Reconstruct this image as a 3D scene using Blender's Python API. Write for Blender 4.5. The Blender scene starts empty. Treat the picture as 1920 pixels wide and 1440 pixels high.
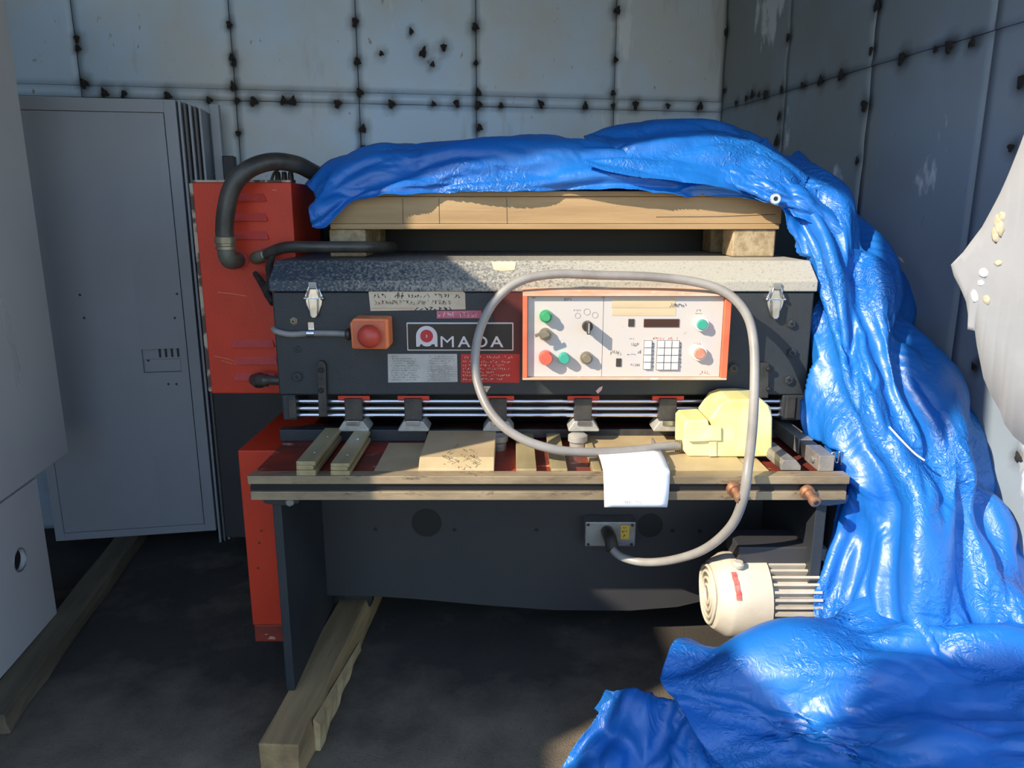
import bpy, bmesh, math, random
import numpy as np
from mathutils import Vector, Matrix

# ------------------------------------------------------------------ camera, sky, sun, exposure
scene = bpy.context.scene
coll = scene.collection
F = 1400.0                       # focal length in pixels of a 1920 x 1440 frame
PITCH = math.radians(13.0)
CAM_H = 1.20
cam_data = bpy.data.cameras.new('camera')
cam_data.sensor_width = 36.0
cam_data.lens = F / 1920.0 * 36.0
cam_data.clip_start = 0.02
cam = bpy.data.objects.new('camera', cam_data)
cam.location = (0, 0, CAM_H)
cam.rotation_euler = (math.pi / 2 - PITCH, 0, 0)
coll.objects.link(cam)
scene.camera = cam

SUN_DIR = Vector((0.60, 0.42, -0.47)).normalized()      # direction the light travels
sun_data = bpy.data.lights.new('sun', 'SUN')
sun_data.energy = 7.2
sun_data.angle = math.radians(0.53)
sun_data.color = (1.0, 0.90, 0.74)
sun = bpy.data.objects.new('sun', sun_data)
sun.rotation_euler = SUN_DIR.to_track_quat('-Z', 'Y').to_euler()
sun.location = (-6, -4, 6)
coll.objects.link(sun)

world = bpy.data.worlds.new('world')
scene.world = world
world.use_nodes = True
wn = world.node_tree.nodes
wl_ = world.node_tree.links
bg = wn.get('Background') or wn.new('ShaderNodeBackground')
outw = wn.get('World Output') or wn.new('ShaderNodeOutputWorld')
sky = wn.new('ShaderNodeTexSky')
sky.sky_type = 'NISHITA'
sky.sun_disc = False
sky.sun_elevation = math.asin(-SUN_DIR.z)
sky.sun_rotation = math.atan2(-SUN_DIR.x, -SUN_DIR.y)
sky.dust_density = 0.3
sky.ozone_density = 3.0
hsv = wn.new('ShaderNodeHueSaturation')
hsv.inputs['Saturation'].default_value = 0.98
wl_.new(sky.outputs[0], hsv.inputs['Color'])
wl_.new(hsv.outputs[0], bg.inputs[0])
wl_.new(bg.outputs[0], outw.inputs[0])
bg.inputs[1].default_value = 0.37

scene.view_settings.view_transform = 'Standard'
scene.view_settings.look = 'None'
scene.view_settings.gamma = 1.0
scene.view_settings.use_curve_mapping = False
scene.view_settings.exposure = 0.0

# ------------------------------------------------------------------ measuring helpers
CT, ST = math.cos(PITCH), math.sin(PITCH)

def ray(px, py):
    dx = (px - 960.0) / F
    dy = (720.0 - py) / F
    return Vector((dx, CT + dy * ST, -ST + dy * CT))

def P(px, py, Y):
    d = ray(px, py)
    t = Y / d.y
    return Vector((d.x * t, Y, CAM_H + d.z * t))

def G(px, py, Z):
    d = ray(px, py)
    t = (Z - CAM_H) / d.z
    return Vector((d.x * t, d.y * t, Z))

def on_plane(px, py, O, n):
    d = ray(px, py)
    t = (O - Vector((0, 0, CAM_H))).dot(n) / d.dot(n)
    return Vector((0, 0, CAM_H)) + d * t

def rect(x0, y0, x1, y1, Y):
    """pixel rectangle on the plane at depth Y -> X0, X1, Z0, Z1"""
    ym = (y0 + y1) / 2
    return P(x0, ym, Y).x, P(x1, ym, Y).x, P(x0, y1, Y).z, P(x0, y0, Y).z

# ------------------------------------------------------------------ materials
MATS = {}

def mk(name, col, rough=0.5, metal=0.0, col2=None, nscale=6.0, nlo=0.4, nhi=0.65, wear=None, wscale=25.0,
       wthr=0.62, wsoft=0.04, bump=0.0, bscale=80.0, stretch=(1, 1, 1), rough2=None, coat=0.0):
    m = bpy.data.materials.new(name)
    m.use_nodes = True
    nt = m.node_tree
    n, l = nt.nodes, nt.links
    b = n['Principled BSDF']
    b.inputs['Roughness'].default_value = rough
    b.inputs['Metallic'].default_value = metal
    b.inputs['Coat Weight'].default_value = coat
    b.inputs['Base Color'].default_value = (*col, 1)
    tc = n.new('ShaderNodeTexCoord')
    mp = n.new('ShaderNodeMapping')
    mp.inputs['Scale'].default_value = stretch
    l.new(tc.outputs['Object'], mp.inputs['Vector'])
    src = None

    def noise(scale, detail=6.0, roughn=0.6):
        t = n.new('ShaderNodeTexNoise')
        t.inputs['Scale'].default_value = scale
        t.inputs['Detail'].default_value = detail
        t.inputs['Roughness'].default_value = roughn
        l.new(mp.outputs[0], t.inputs['Vector'])
        return t

    def mixc(a, bcol, fac):
        x = n.new('ShaderNodeMix')
        x.data_type = 'RGBA'
        if a is None:
            x.inputs[6].default_value = (*col, 1)
        else:
            l.new(a, x.inputs[6])
        x.inputs[7].default_value = (*bcol, 1)
        l.new(fac, x.inputs[0])
        return x.outputs[2]

    def ramp(fac, lo, hi):
        r = n.new('ShaderNodeMapRange')
        r.inputs[1].default_value = lo
        r.inputs[2].default_value = hi
        l.new(fac, r.inputs[0])
        return r.outputs[0]

    if col2 is not None:
        src = mixc(src, col2, ramp(noise(nscale).outputs[0], nlo, nhi))
    if wear is not None:
        wf = ramp(noise(wscale, 8.0, 0.7).outputs[0], wthr, wthr + wsoft)
        src = mixc(src, wear, wf)
    if src is not None:
        l.new(src, b.inputs['Base Color'])
    if rough2 is not None:
        r = n.new('ShaderNodeMapRange')
        r.inputs[3].default_value = rough
        r.inputs[4].default_value = rough2
        l.new(noise(nscale * 2).outputs[0], r.inputs[0])
        l.new(r.outputs[0], b.inputs['Roughness'])
    if bump:
        bp = n.new('ShaderNodeBump')
        bp.inputs['Strength'].default_value = bump
        bp.inputs['Distance'].default_value = 0.004
        l.new(noise(bscale, 8.0, 0.65).outputs[0], bp.inputs['Height'])
        l.new(bp.outputs[0], b.inputs['Normal'])
    MATS[name] = m
    return m

mk('machine_grey', (0.023, 0.028, 0.034), 0.45, col2=(0.037, 0.040, 0.042), nscale=4, wear=(0.20, 0.20, 0.19),
   wscale=70, wthr=0.70, bump=0.25, bscale=260)
mk('apron_grey', (0.036, 0.036, 0.039), 0.55, col2=(0.044, 0.042, 0.043), nscale=3, bump=0.1, bscale=150)
mk('dark_steel', (0.045, 0.045, 0.047), 0.5, metal=0.6, col2=(0.10, 0.09, 0.08), nscale=12, bump=0.2, bscale=120)
mk('black', (0.008, 0.008, 0.009), 0.5)
mk('red_paint', (0.66, 0.042, 0.010), 0.5, col2=(0.56, 0.034, 0.009), nscale=5, wear=(0.14, 0.05, 0.03),
   wscale=60, wthr=0.71, bump=0.15, bscale=120)
mk('red_worn', (0.36, 0.040, 0.018), 0.5, col2=(0.14, 0.030, 0.02), nscale=9, nlo=0.35, nhi=0.6,
   wear=(0.62, 0.30, 0.20), wscale=26, wthr=0.60, bump=0.3, bscale=90, stretch=(0.5, 1, 1))
mk('red_dark', (0.10, 0.012, 0.010), 0.5, col2=(0.06, 0.010, 0.009), nscale=8)
mk('red_louvre', (0.62, 0.060, 0.040), 0.5, col2=(0.50, 0.05, 0.04), nscale=30)
mk('wood', (0.50, 0.33, 0.165), 0.75, col2=(0.36, 0.225, 0.105), nscale=9, wear=(0.10, 0.06, 0.03), wscale=14,
   wthr=0.68, bump=0.35, bscale=60, stretch=(0.12, 1.0, 1.6))
mk('wood_y', (0.46, 0.30, 0.135), 0.8, col2=(0.25, 0.155, 0.07), nscale=11, wear=(0.09, 0.06, 0.03), wscale=12,
   wthr=0.64, bump=0.5, bscale=60, stretch=(1.4, 0.14, 1.4))
mk('wood_end', (0.46, 0.36, 0.22), 0.9, col2=(0.28, 0.20, 0.11), nscale=40, bump=0.6, bscale=120)
mk('wood_dark', (0.20, 0.155, 0.095), 0.85, col2=(0.11, 0.085, 0.05), nscale=9, bump=0.4, bscale=60,
   stretch=(1.4, 0.2, 1.4))
mk('splinter_wood', (0.66, 0.48, 0.25), 0.8, col2=(0.44, 0.28, 0.12), nscale=14, bump=0.5, bscale=70,
   stretch=(1.4, 0.2, 1.4))
mk('bed_metal', (0.42, 0.32, 0.20), 0.40, metal=0.3, col2=(0.24, 0.18, 0.11), nscale=14, wear=(0.19, 0.14, 0.09),
   wscale=45, wthr=0.57, wsoft=.08, bump=0.2, bscale=150, stretch=(0.35, 1, 1))
mk('plate_metal', (0.60, 0.46, 0.26), 0.45, metal=0.1, col2=(0.48, 0.36, 0.195), nscale=8, wear=(0.22, 0.17, 0.11),
   wscale=40, wthr=0.68, bump=0.08, bscale=120)
mk('brass_metal', (0.52, 0.42, 0.22), 0.38, metal=0.25, col2=(0.38, 0.30, 0.15), nscale=14, stretch=(1, 0.3, 1),
   wear=(0.62, 0.55, 0.36), wscale=30, wthr=0.66)
mk('steel', (0.55, 0.55, 0.58), 0.25, metal=1.0, col2=(0.42, 0.42, 0.44), nscale=10)
mk('rod_steel', (0.66, 0.66, 0.74), 0.22, metal=0.9)
mk('dull_steel', (0.40, 0.39, 0.37), 0.45, metal=0.6, col2=(0.28, 0.27, 0.25), nscale=14, wear=(0.55, 0.53, 0.48),
   wscale=50, wthr=0.66, bump=0.2, bscale=120)
mk('grey_bar', (0.24, 0.225, 0.21), 0.5, metal=0.4, col2=(0.36, 0.32, 0.29), nscale=16, wear=(0.10, 0.08, 0.07),
   wscale=30, wthr=0.62, bump=0.3, bscale=100)
mk('foot_cast', (0.52, 0.50, 0.45), 0.5, metal=0.35, col2=(0.38, 0.36, 0.32), nscale=20, bump=0.3, bscale=120)
mk('copper_bolt', (0.50, 0.27, 0.16), 0.45, metal=0.6, col2=(0.32, 0.16, 0.09), nscale=40, bump=0.3, bscale=150)
mk('hose_black', (0.040, 0.036, 0.030), 0.38, col2=(0.085, 0.075, 0.062), nscale=14, wear=(0.30, 0.27, 0.22),
   wscale=35, wthr=0.70, bump=0.2, bscale=90)
mk('brass_fitting', (0.36, 0.31, 0.22), 0.4, metal=0.6, col2=(0.22, 0.19, 0.13), nscale=25)
mk('elbow_green', (0.105, 0.10, 0.072), 0.45, col2=(0.16, 0.15, 0.11), nscale=20, bump=0.2, bscale=80)
mk('cable_grey', (0.33, 0.31, 0.285), 0.42, col2=(0.24, 0.22, 0.20), nscale=9, wear=(0.11, 0.085, 0.075),
   wscale=12, wthr=0.64)
mk('chrome', (0.72, 0.72, 0.74), 0.22, metal=0.95, col2=(0.5, 0.5, 0.5), nscale=30)
mk('orange_box', (0.90, 0.26, 0.09), 0.4, col2=(0.85, 0.20, 0.06), nscale=12)
mk('red_button', (0.62, 0.055, 0.030), 0.38, col2=(0.55, 0.07, 0.04), nscale=12)
mk('sticker_cream', (0.68, 0.58, 0.42), 0.7, col2=(0.60, 0.47, 0.33), nscale=14, wear=(0.40, 0.30, 0.2), wscale=60,
   wthr=0.70)
mk('sticker_pink', (0.62, 0.17, 0.22), 0.6, col2=(0.45, 0.10, 0.14), nscale=30)
mk('print_pale', (0.78, 0.50, 0.52), 0.6)
mk('plate_silver', (0.42, 0.42, 0.41), 0.42, metal=0.4, col2=(0.52, 0.52, 0.51), nscale=12)
mk('plate_red', (0.50, 0.022, 0.016), 0.45, col2=(0.42, 0.02, 0.015), nscale=10)
mk('plate_black', (0.012, 0.010, 0.011), 0.35)
mk('print_black', (0.02, 0.018, 0.016), 0.7)
mk('print_brown', (0.30, 0.20, 0.14), 0.7)
mk('print_grey', (0.16, 0.15, 0.14), 0.7)
mk('print_cream', (0.74, 0.62, 0.50), 0.6)
mk('logo_white', (0.66, 0.62, 0.62), 0.5)
mk('logo_red', (0.50, 0.02, 0.025), 0.45)
mk('panel_cream', (0.60, 0.525, 0.46), 0.55, col2=(0.56, 0.52, 0.50), nscale=14, wear=(0.46, 0.33, 0.22), wscale=30,
   wthr=0.64, wsoft=.12, bump=0.05)
mk('panel_frame', (0.74, 0.36, 0.22), 0.5, col2=(0.72, 0.50, 0.38), nscale=8, wear=(0.76, 0.62, 0.50), wscale=22,
   wthr=0.60)
mk('panel_rim', (0.70, 0.17, 0.08), 0.5, col2=(0.60, 0.13, 0.06), nscale=12)
mk('tape', (0.64, 0.50, 0.31), 0.6, col2=(0.58, 0.44, 0.27), nscale=25, stretch=(0.3, 1, 2))
mk('btn_green', (0.05, 0.34, 0.14), 0.3)
mk('btn_teal', (0.05, 0.36, 0.26), 0.35)
mk('btn_red', (0.75, 0.12, 0.075), 0.35)
mk('btn_salmon', (0.72, 0.28, 0.19), 0.45, col2=(0.62, 0.20, 0.12), nscale=90)
mk('btn_white', (0.74, 0.72, 0.68), 0.4)
mk('btn_black', (0.05, 0.04, 0.035), 0.35)
mk('btn_brown', (0.28, 0.235, 0.17), 0.4, metal=0.4)
mk('display', (0.055, 0.022, 0.018), 0.2)
mk('key_white', (0.76, 0.73, 0.68), 0.5)
mk('yellow', (0.74, 0.68, 0.25), 0.5, col2=(0.74, 0.71, 0.44), nscale=10, wear=(0.34, 0.29, 0.08), wscale=55, wthr=0.71,
   bump=0.15, bscale=140)
mk('yellow_tag', (0.72, 0.46, 0.06), 0.6)
mk('paper', (0.86, 0.86, 0.88), 0.85)
mk('locker_grey', (0.36, 0.36, 0.385), 0.42, col2=(0.33, 0.335, 0.36), nscale=2.5, bump=0.03, bscale=300)
mk('locker_edge', (0.15, 0.14, 0.135), 0.6)
mk('cabinet_white', (0.62, 0.59, 0.57), 0.42, col2=(0.58, 0.56, 0.55), nscale=3, bump=0.06, bscale=12)
mk('seam_dark', (0.04, 0.04, 0.045), 0.7)
mk('chipped_edge', (0.50, 0.40, 0.30), 0.7, col2=(0.10, 0.06, 0.05), nscale=18, nlo=0.48, nhi=0.55)
mk('motor_cream', (0.62, 0.55, 0.43), 0.55, col2=(0.54, 0.47, 0.36), nscale=9, wear=(0.20, 0.16, 0.11), wscale=60,
   wthr=0.70, bump=0.15, bscale=120)
mk('motor_fin', (0.46, 0.41, 0.33), 0.6, col2=(0.58, 0.52, 0.42), nscale=14)
mk('red_chalk', (0.55, 0.07, 0.06), 0.8, col2=(0.60, 0.25, 0.20), nscale=60)
mk('torn_white', (0.36, 0.36, 0.375), 0.6, col2=(0.31, 0.315, 0.33), nscale=5, bump=0.1, bscale=160)
mk('torn_core', (0.50, 0.41, 0.26), 0.9, col2=(0.58, 0.52, 0.40), nscale=40, bump=0.6, bscale=120)
mk('weld_black', (0.022, 0.018, 0.016), 0.85, col2=(0.05, 0.035, 0.028), nscale=60, bump=0.6, bscale=200)
mk('roof_sheet', (0.16, 0.16, 0.16), 0.6)
mk('blocker_grey', (0.36, 0.34, 0.31), 0.8, col2=(0.30, 0.28, 0.26), nscale=2)
mk('bracket_blue', (0.07, 0.10, 0.15), 0.5)
mk('grommet_metal', (0.62, 0.62, 0.66), 0.3, metal=0.7)
mk('cord_white', (0.70, 0.72, 0.74), 0.6)

def floor_material():
    m = mk('asphalt', (0.07, 0.06, 0.05), 0.95, bump=0.9, bscale=220)
    n, l = m.node_tree.nodes, m.node_tree.links
    b = n['Principled BSDF']
    geo = n.new('ShaderNodeNewGeometry')
    sep = n.new('ShaderNodeSeparateXYZ')
    l.new(geo.outputs['Position'], sep.inputs[0])
    def noise(sc, det=7.0):
        t = n.new('ShaderNodeTexNoise')
        t.inputs['Scale'].default_value = sc
        t.inputs['Detail'].default_value = det
        t.inputs['Roughness'].default_value = 0.65
        l.new(geo.outputs['Position'], t.inputs['Vector'])
        return t.outputs[0]
    def rng(x, a, c, lo=0.0, hi=1.0):
        r = n.new('ShaderNodeMapRange')
        for k, v in ((1, a), (2, c), (3, lo), (4, hi)):
            r.inputs[k].default_value = v
        l.new(x, r.inputs[0])
        return r.outputs[0]
    def mix(a, c, f):
        x = n.new('ShaderNodeMix')
        x.data_type = 'RGBA'
        if isinstance(a, tuple): x.inputs[6].default_value = (*a, 1)
        else: l.new(a, x.inputs[6])
        x.inputs[7].default_value = (*c, 1)
        l.new(f, x.inputs[0])
        return x.outputs[2]
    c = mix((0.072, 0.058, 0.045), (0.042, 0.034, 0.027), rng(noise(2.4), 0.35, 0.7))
    # sand on the open side; the fade to dark also paints shade under the machine
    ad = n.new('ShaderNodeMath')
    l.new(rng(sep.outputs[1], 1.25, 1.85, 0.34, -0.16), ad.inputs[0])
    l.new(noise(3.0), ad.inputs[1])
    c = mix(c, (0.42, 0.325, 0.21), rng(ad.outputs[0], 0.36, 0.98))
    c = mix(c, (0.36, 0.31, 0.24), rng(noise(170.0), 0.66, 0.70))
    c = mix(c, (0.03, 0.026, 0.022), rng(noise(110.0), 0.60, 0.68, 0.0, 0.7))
    l.new(c, b.inputs['Base Color'])

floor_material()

def lid_material():
    m = mk('lid_grey', (0.040, 0.055, 0.075), 0.55, bump=0.35, bscale=260)
    n, l = m.node_tree.nodes, m.node_tree.links
    b = n['Principled BSDF']
    tc = n.new('ShaderNodeTexCoord')
    sep = n.new('ShaderNodeSeparateXYZ')
    l.new(tc.outputs['Object'], sep.inputs[0])
    def noise(sc):
        t = n.new('ShaderNodeTexNoise')
        t.inputs['Scale'].default_value = sc
        t.inputs['Detail'].default_value = 8.0
        t.inputs['Roughness'].default_value = 0.75
        l.new(tc.outputs['Object'], t.inputs['Vector'])
        return t.outputs[0]
    # settled dust; its paling to the right also paints in the sunlit end
    g1 = n.new('ShaderNodeMapRange')
    g1.inputs[1].default_value = -0.62
    g1.inputs[2].default_value = 0.25
    g1.inputs[3].default_value = -0.10
    g1.inputs[4].default_value = 0.20
    l.new(sep.outputs[0], g1.inputs[0])
    ad = n.new('ShaderNodeMath')
    l.new(g1.outputs[0], ad.inputs[0])
    l.new(noise(150.0), ad.inputs[1])
    fac = n.new('ShaderNodeMapRange')
    fac.inputs[1].default_value = 0.42
    fac.inputs[2].default_value = 0.66
    l.new(ad.outputs[0], fac.inputs[0])
    mx = n.new('ShaderNodeMix')
    mx.data_type = 'RGBA'
    mx.inputs[6].default_value = (0.040, 0.055, 0.075, 1)
    mx.inputs[7].default_value = (0.46, 0.43, 0.36, 1)
    l.new(fac.outputs[0], mx.inputs[0])
    l.new(mx.outputs[2], b.inputs['Base Color'])

lid_material()

def tarp_material():
    m = bpy.data.materials.new('tarp_blue')
    m.use_nodes = True
    n, l = m.node_tree.nodes, m.node_tree.links
    b = n['Principled BSDF']
    out = n['Material Output']
    tc = n.new('ShaderNodeTexCoord')
    nz = n.new('ShaderNodeTexNoise')
    nz.inputs['Scale'].default_value = 3.0
    nz.inputs['Detail'].default_value = 4.0
    l.new(tc.outputs['Object'], nz.inputs['Vector'])
    mx = n.new('ShaderNodeMix')
    mx.data_type = 'RGBA'
    mx.inputs[6].default_value = (0.007, 0.140, 0.60, 1)
    mx.inputs[7].default_value = (0.022, 0.27, 0.76, 1)
    l.new(nz.outputs[0], mx.inputs[0])
    l.new(mx.outputs[2], b.inputs['Base Color'])
    b.inputs['Roughness'].default_value = 0.40
    b.inputs['Specular IOR Level'].default_value = 1.0
    # fine crinkles, in patches
    def nt(scale, det=3.0, dist=0.0):
        t = n.new('ShaderNodeTexNoise')
        t.inputs['Scale'].default_value = scale
        t.inputs['Detail'].default_value = det
        t.inputs['Distortion'].default_value = dist
        l.new(tc.outputs['Object'], t.inputs['Vector'])
        return t
    patch = n.new('ShaderNodeMapRange')
    patch.inputs[1].default_value = 0.47
    patch.inputs[2].default_value = 0.66
    patch.inputs[3].default_value = 0.10
    l.new(nt(5.0).outputs[0], patch.inputs[0])
    ridged = n.new('ShaderNodeMath')
    ridged.operation = 'SUBTRACT'
    ridged.inputs[1].default_value = 0.5
    l.new(nt(42.0, 3.0, 1.2).outputs[0], ridged.inputs[0])
    ab = n.new('ShaderNodeMath')
    ab.operation = 'ABSOLUTE'
    l.new(ridged.outputs[0], ab.inputs[0])
    mul = n.new('ShaderNodeMath')
    mul.operation = 'MULTIPLY'
    l.new(ab.outputs[0], mul.inputs[0])
    l.new(patch.outputs[0], mul.inputs[1])
    b2 = n.new('ShaderNodeBump')
    b2.inputs['Strength'].default_value = 0.7
    b2.inputs['Distance'].default_value = 0.02
    l.new(mul.outputs[0], b2.inputs['Height'])
    l.new(b2.outputs[0], b.inputs['Normal'])
    tr = n.new('ShaderNodeBsdfTranslucent')
    tr.inputs[0].default_value = (0.06, 0.62, 1.0, 1)
    l.new(b2.outputs[0], tr.inputs['Normal'])
    ms = n.new('ShaderNodeMixShader')
    ms.inputs[0].default_value = 0.32
    l.new(b.outputs[0], ms.inputs[1])
    l.new(tr.outputs[0], ms.inputs[2])
    l.new(ms.outputs[0], out.inputs[0])
    MATS['tarp_blue'] = m

tarp_material()

def wall_material(name, c0, c1):
    m = bpy.data.materials.new(name)
    m.use_nodes = True
    n, l = m.node_tree.nodes, m.node_tree.links
    b = n['Principled BSDF']
    b.inputs['Roughness'].default_value = 0.42
    b.inputs['Metallic'].default_value = 0.0
    geo = n.new('ShaderNodeNewGeometry')
    at = n.new('ShaderNodeAttribute')
    at.attribute_name = 'stain'
    def noise(scale, st=(1, 1, 1), det=5.0):
        mp = n.new('ShaderNodeMapping')
        mp.inputs['Scale'].default_value = st
        l.new(geo.outputs['Position'], mp.inputs[0])
        t = n.new('ShaderNodeTexNoise')
        t.inputs['Scale'].default_value = scale
        t.inputs['Detail'].default_value = det
        t.inputs['Roughness'].default_value = 0.6
        l.new(mp.outputs[0], t.inputs[0])
        return t.outputs[0]
    def rng(x, a, c):
        r = n.new('ShaderNodeMapRange')
        r.inputs[1].default_value = a
        r.inputs[2].default_value = c
        l.new(x, r.inputs[0])
        return r.outputs[0]
    def mix(a, col, fac):
        x = n.new('ShaderNodeMix')
        x.data_type = 'RGBA'
        if isinstance(a, tuple):
            x.inputs[6].default_value = (*a, 1)
        else:
            l.new(a, x.inputs[6])
        x.inputs[7].default_value = (*col, 1)
        l.new(fac, x.inputs[0])
        return x.outputs[2]
    c = mix(c0, c1, rng(noise(1.3), 0.42, 0.60))
    c = mix(c, (0.30, 0.29, 0.25), rng(noise(7.0, (1, 1, 0.18), 7.0), 0.60, 0.80))       # vertical grime
    c = mix(c, (0.26, 0.24, 0.20), rng(noise(46.0, (1, 1, 0.5), 8.0), 0.66, 0.72))       # specks
    c = mix(c, (0.66, 0.67, 0.68), rng(noise(5.0, (1, 1, 0.4), 6.0), 0.62, 0.66))        # flaked paint
    c = mix(c, (0.035, 0.030, 0.026), rng(at.outputs['Fac'], 0.08, 0.9))
    l.new(c, b.inputs['Base Color'])
    bp = n.new('ShaderNodeBump')
    bp.inputs['Strength'].default_value = 0.12
    bp.inputs['Distance'].default_value = 0.01
    l.new(noise(9.0), bp.inputs['Height'])
    l.new(bp.outputs[0], b.inputs['Normal'])
    MATS[name] = m

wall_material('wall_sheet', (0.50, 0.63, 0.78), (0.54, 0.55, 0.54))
wall_material('wall_sheet_shade', (0.27, 0.32, 0.36), (0.25, 0.27, 0.26))  # same sheeting, darkened to paint in the dimness of the right wall

# ------------------------------------------------------------------ building helpers
WL = {}      # world location of every object made here

def link(o, parent, wloc):
    coll.objects.link(o)
    WL[o.name] = Vector(wloc)
    if parent is not None:
        o.parent = parent
        o.location = Vector(wloc) - WL[parent.name]
    else:
        o.location = wloc
    return o

def empty(name, loc, label, cat, group=None):
    o = bpy.data.objects.new(name, None)
    o.empty_display_size = 0.1
    link(o, None, loc)
    tag(o, label, cat, group)
    return o

def tag(o, label=None, cat=None, group=None, kind=None):
    if label: o['label'] = label
    if cat: o['category'] = cat
    if group: o['group'] = group
    if kind: o['kind'] = kind
    return o

def finish_mesh(name, me, mat, parent, smooth=None, bevel=0.0, origin=None, solid=0.0, segs=2):
    me.materials.append(MATS[mat])
    if smooth is not None:
        me.shade_smooth()
        if smooth < 179:
            me.set_sharp_from_angle(angle=math.radians(smooth))
    o = bpy.data.objects.new(name, me)
    co = np.empty(len(me.vertices) * 3)
    me.vertices.foreach_get('co', co)
    co = co.reshape(-1, 3)
    c = (co.min(0) + co.max(0)) / 2
    if origin == 'base':
        c[2] = co[:, 2].min()
    me.vertices.foreach_set('co', (co - c).ravel())
    link(o, parent, Vector(c))
    if solid:
        s = o.modifiers.new('thickness', 'SOLIDIFY')
        s.thickness = solid
        s.offset = 0
    if bevel:
        b = o.modifiers.new('bevel', 'BEVEL')
        b.width = bevel
        b.segments = segs
        b.limit_method = 'ANGLE'
        b.angle_limit = math.radians(40)
    return o

class MB:
    def __init__(self):
        self.v, self.f = [], []

    def add(self, vs, fs):
        k = len(self.v)
        self.v += [tuple(p) for p in vs]
        self.f += [tuple(i + k for i in f) for f in fs]
        return self

    def box(self, x0, x1, y0, y1, z0, z1):
        vs = [(x, y, z) for x in (x0, x1) for y in (y0, y1) for z in (z0, z1)]
        return self.add(vs, [(0, 1, 3, 2), (4, 6, 7, 5), (0, 4, 5, 1), (2, 3, 7, 6), (0, 2, 6, 4), (1, 5, 7, 3)])

    def hexa(self, b, t):
        """bottom quad and top quad"""
        return self.add(list(b) + list(t), [(3, 2, 1, 0), (4, 5, 6, 7)] +
                        [(i, (i + 1) % 4, (i + 1) % 4 + 4, i + 4) for i in range(4)])

    def prism(self, poly, y0, y1):
        n = len(poly)
        vs = [(x, y0, z) for x, z in poly] + [(x, y1, z) for x, z in poly]
        return self.add(vs, [tuple(range(n)), tuple(range(2 * n - 1, n - 1, -1))] +
                        [(i, i + n, (i + 1) % n + n, (i + 1) % n) for i in range(n)])

    def prism_x(self, poly, x0, x1):
        n = len(poly)
        vs = [(x0, y, z) for y, z in poly] + [(x1, y, z) for y, z in poly]
        return self.add(vs, [tuple(range(n)), tuple(range(2 * n - 1, n - 1, -1))] +
                        [(i, i + n, (i + 1) % n + n, (i + 1) % n) for i in range(n)])

    def prism_z(self, poly, z0, z1):
        n = len(poly)
        vs = [(x, y, z0) for x, y in poly] + [(x, y, z1) for x, y in poly]
        return self.add(vs, [tuple(range(n)), tuple(range(2 * n - 1, n - 1, -1))] +
                        [(i, i + n, (i + 1) % n + n, (i + 1) % n) for i in range(n)])

    def lathe(self, o, axis, prof, n=20, sq=None):
        """revolve [(distance along axis, radius)]"""
        o = Vector(o)
        a = Vector(axis).normalized()
        u = a.orthogonal().normalized()
        if abs(a.z) < 0.9:
            u = a.cross(Vector((0, 0, 1))).normalized()
        w = a.cross(u)
        vs, fs = [], []
        for d, r in prof:
            for i in range(n):
                t = 2 * math.pi * (i + 0.5) / n
                vs.append(o + a * d + (u * math.cos(t) + w * math.sin(t)) * r)
        m = len(prof)
        for j in range(m - 1):
            for i in range(n):
                fs.append((j * n + i, j * n + (i + 1) % n, (j + 1) * n + (i + 1) % n, (j + 1) * n + i))
        fs.append(tuple(range(n - 1, -1, -1)))
        fs.append(tuple((m - 1) * n + i for i in range(n)))
        return self.add(vs, fs)

    def tube(self, pts, r, n=12, steps=6, taper=None, closed=False):
        pts = [Vector(p) for p in pts]
        if steps > 1:
            pts = spline(pts, steps)
        m = len(pts)
        tan = [(pts[min(i + 1, m - 1)] - pts[max(i - 1, 0)]).normalized() for i in range(m)]
        u = tan[0].orthogonal().normalized()
        vs, fs = [], []
        for i in range(m):
            u = (u - tan[i] * u.dot(tan[i])).normalized()
            w = tan[i].cross(u)
            rr = r if taper is None else r * taper(i / (m - 1))
            for k in range(n):
                t = 2 * math.pi * k / n
                vs.append(pts[i] + (u * math.cos(t) + w * math.sin(t)) * rr)
        for j in range(m - 1):
            for i in range(n):
                fs.append((j * n + i, j * n + (i + 1) % n, (j + 1) * n + (i + 1) % n, (j + 1) * n + i))
        fs.append(tuple(range(n - 1, -1, -1)))
        fs.append(tuple((m - 1) * n + i for i in range(n)))
        return self.add(vs, fs)

    def stroke(self, pts, w, Y):
        """flat printed line in the plane at depth Y; pts are (x, z)"""
        for (x0, z0), (x1, z1) in zip(pts[:-1], pts[1:]):
            d = Vector((x1 - x0, z1 - z0))
            if d.length < 1e-6:
                continue
            nn = Vector((-d.y, d.x)).normalized() * w / 2
            self.add([(x0 + nn.x, Y, z0 + nn.y), (x1 + nn.x, Y, z1 + nn.y), (x1 - nn.x, Y, z1 - nn.y),
                      (x0 - nn.x, Y, z0 - nn.y)], [(0, 1, 2, 3)])
        return self

    def build(self, name, mat, parent=None, smooth=None, bevel=0.0, origin=None, solid=0.0, segs=2):
        me = bpy.data.meshes.new(name)
        me.from_pydata([tuple(p) for p in self.v], [], self.f)
        bm = bmesh.new()
        bm.from_mesh(me)
        bmesh.ops.recalc_face_normals(bm, faces=bm.faces)
        bm.to_mesh(me)
        bm.free()
        return finish_mesh(name, me, mat, parent, smooth, bevel, origin, solid, segs)

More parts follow.
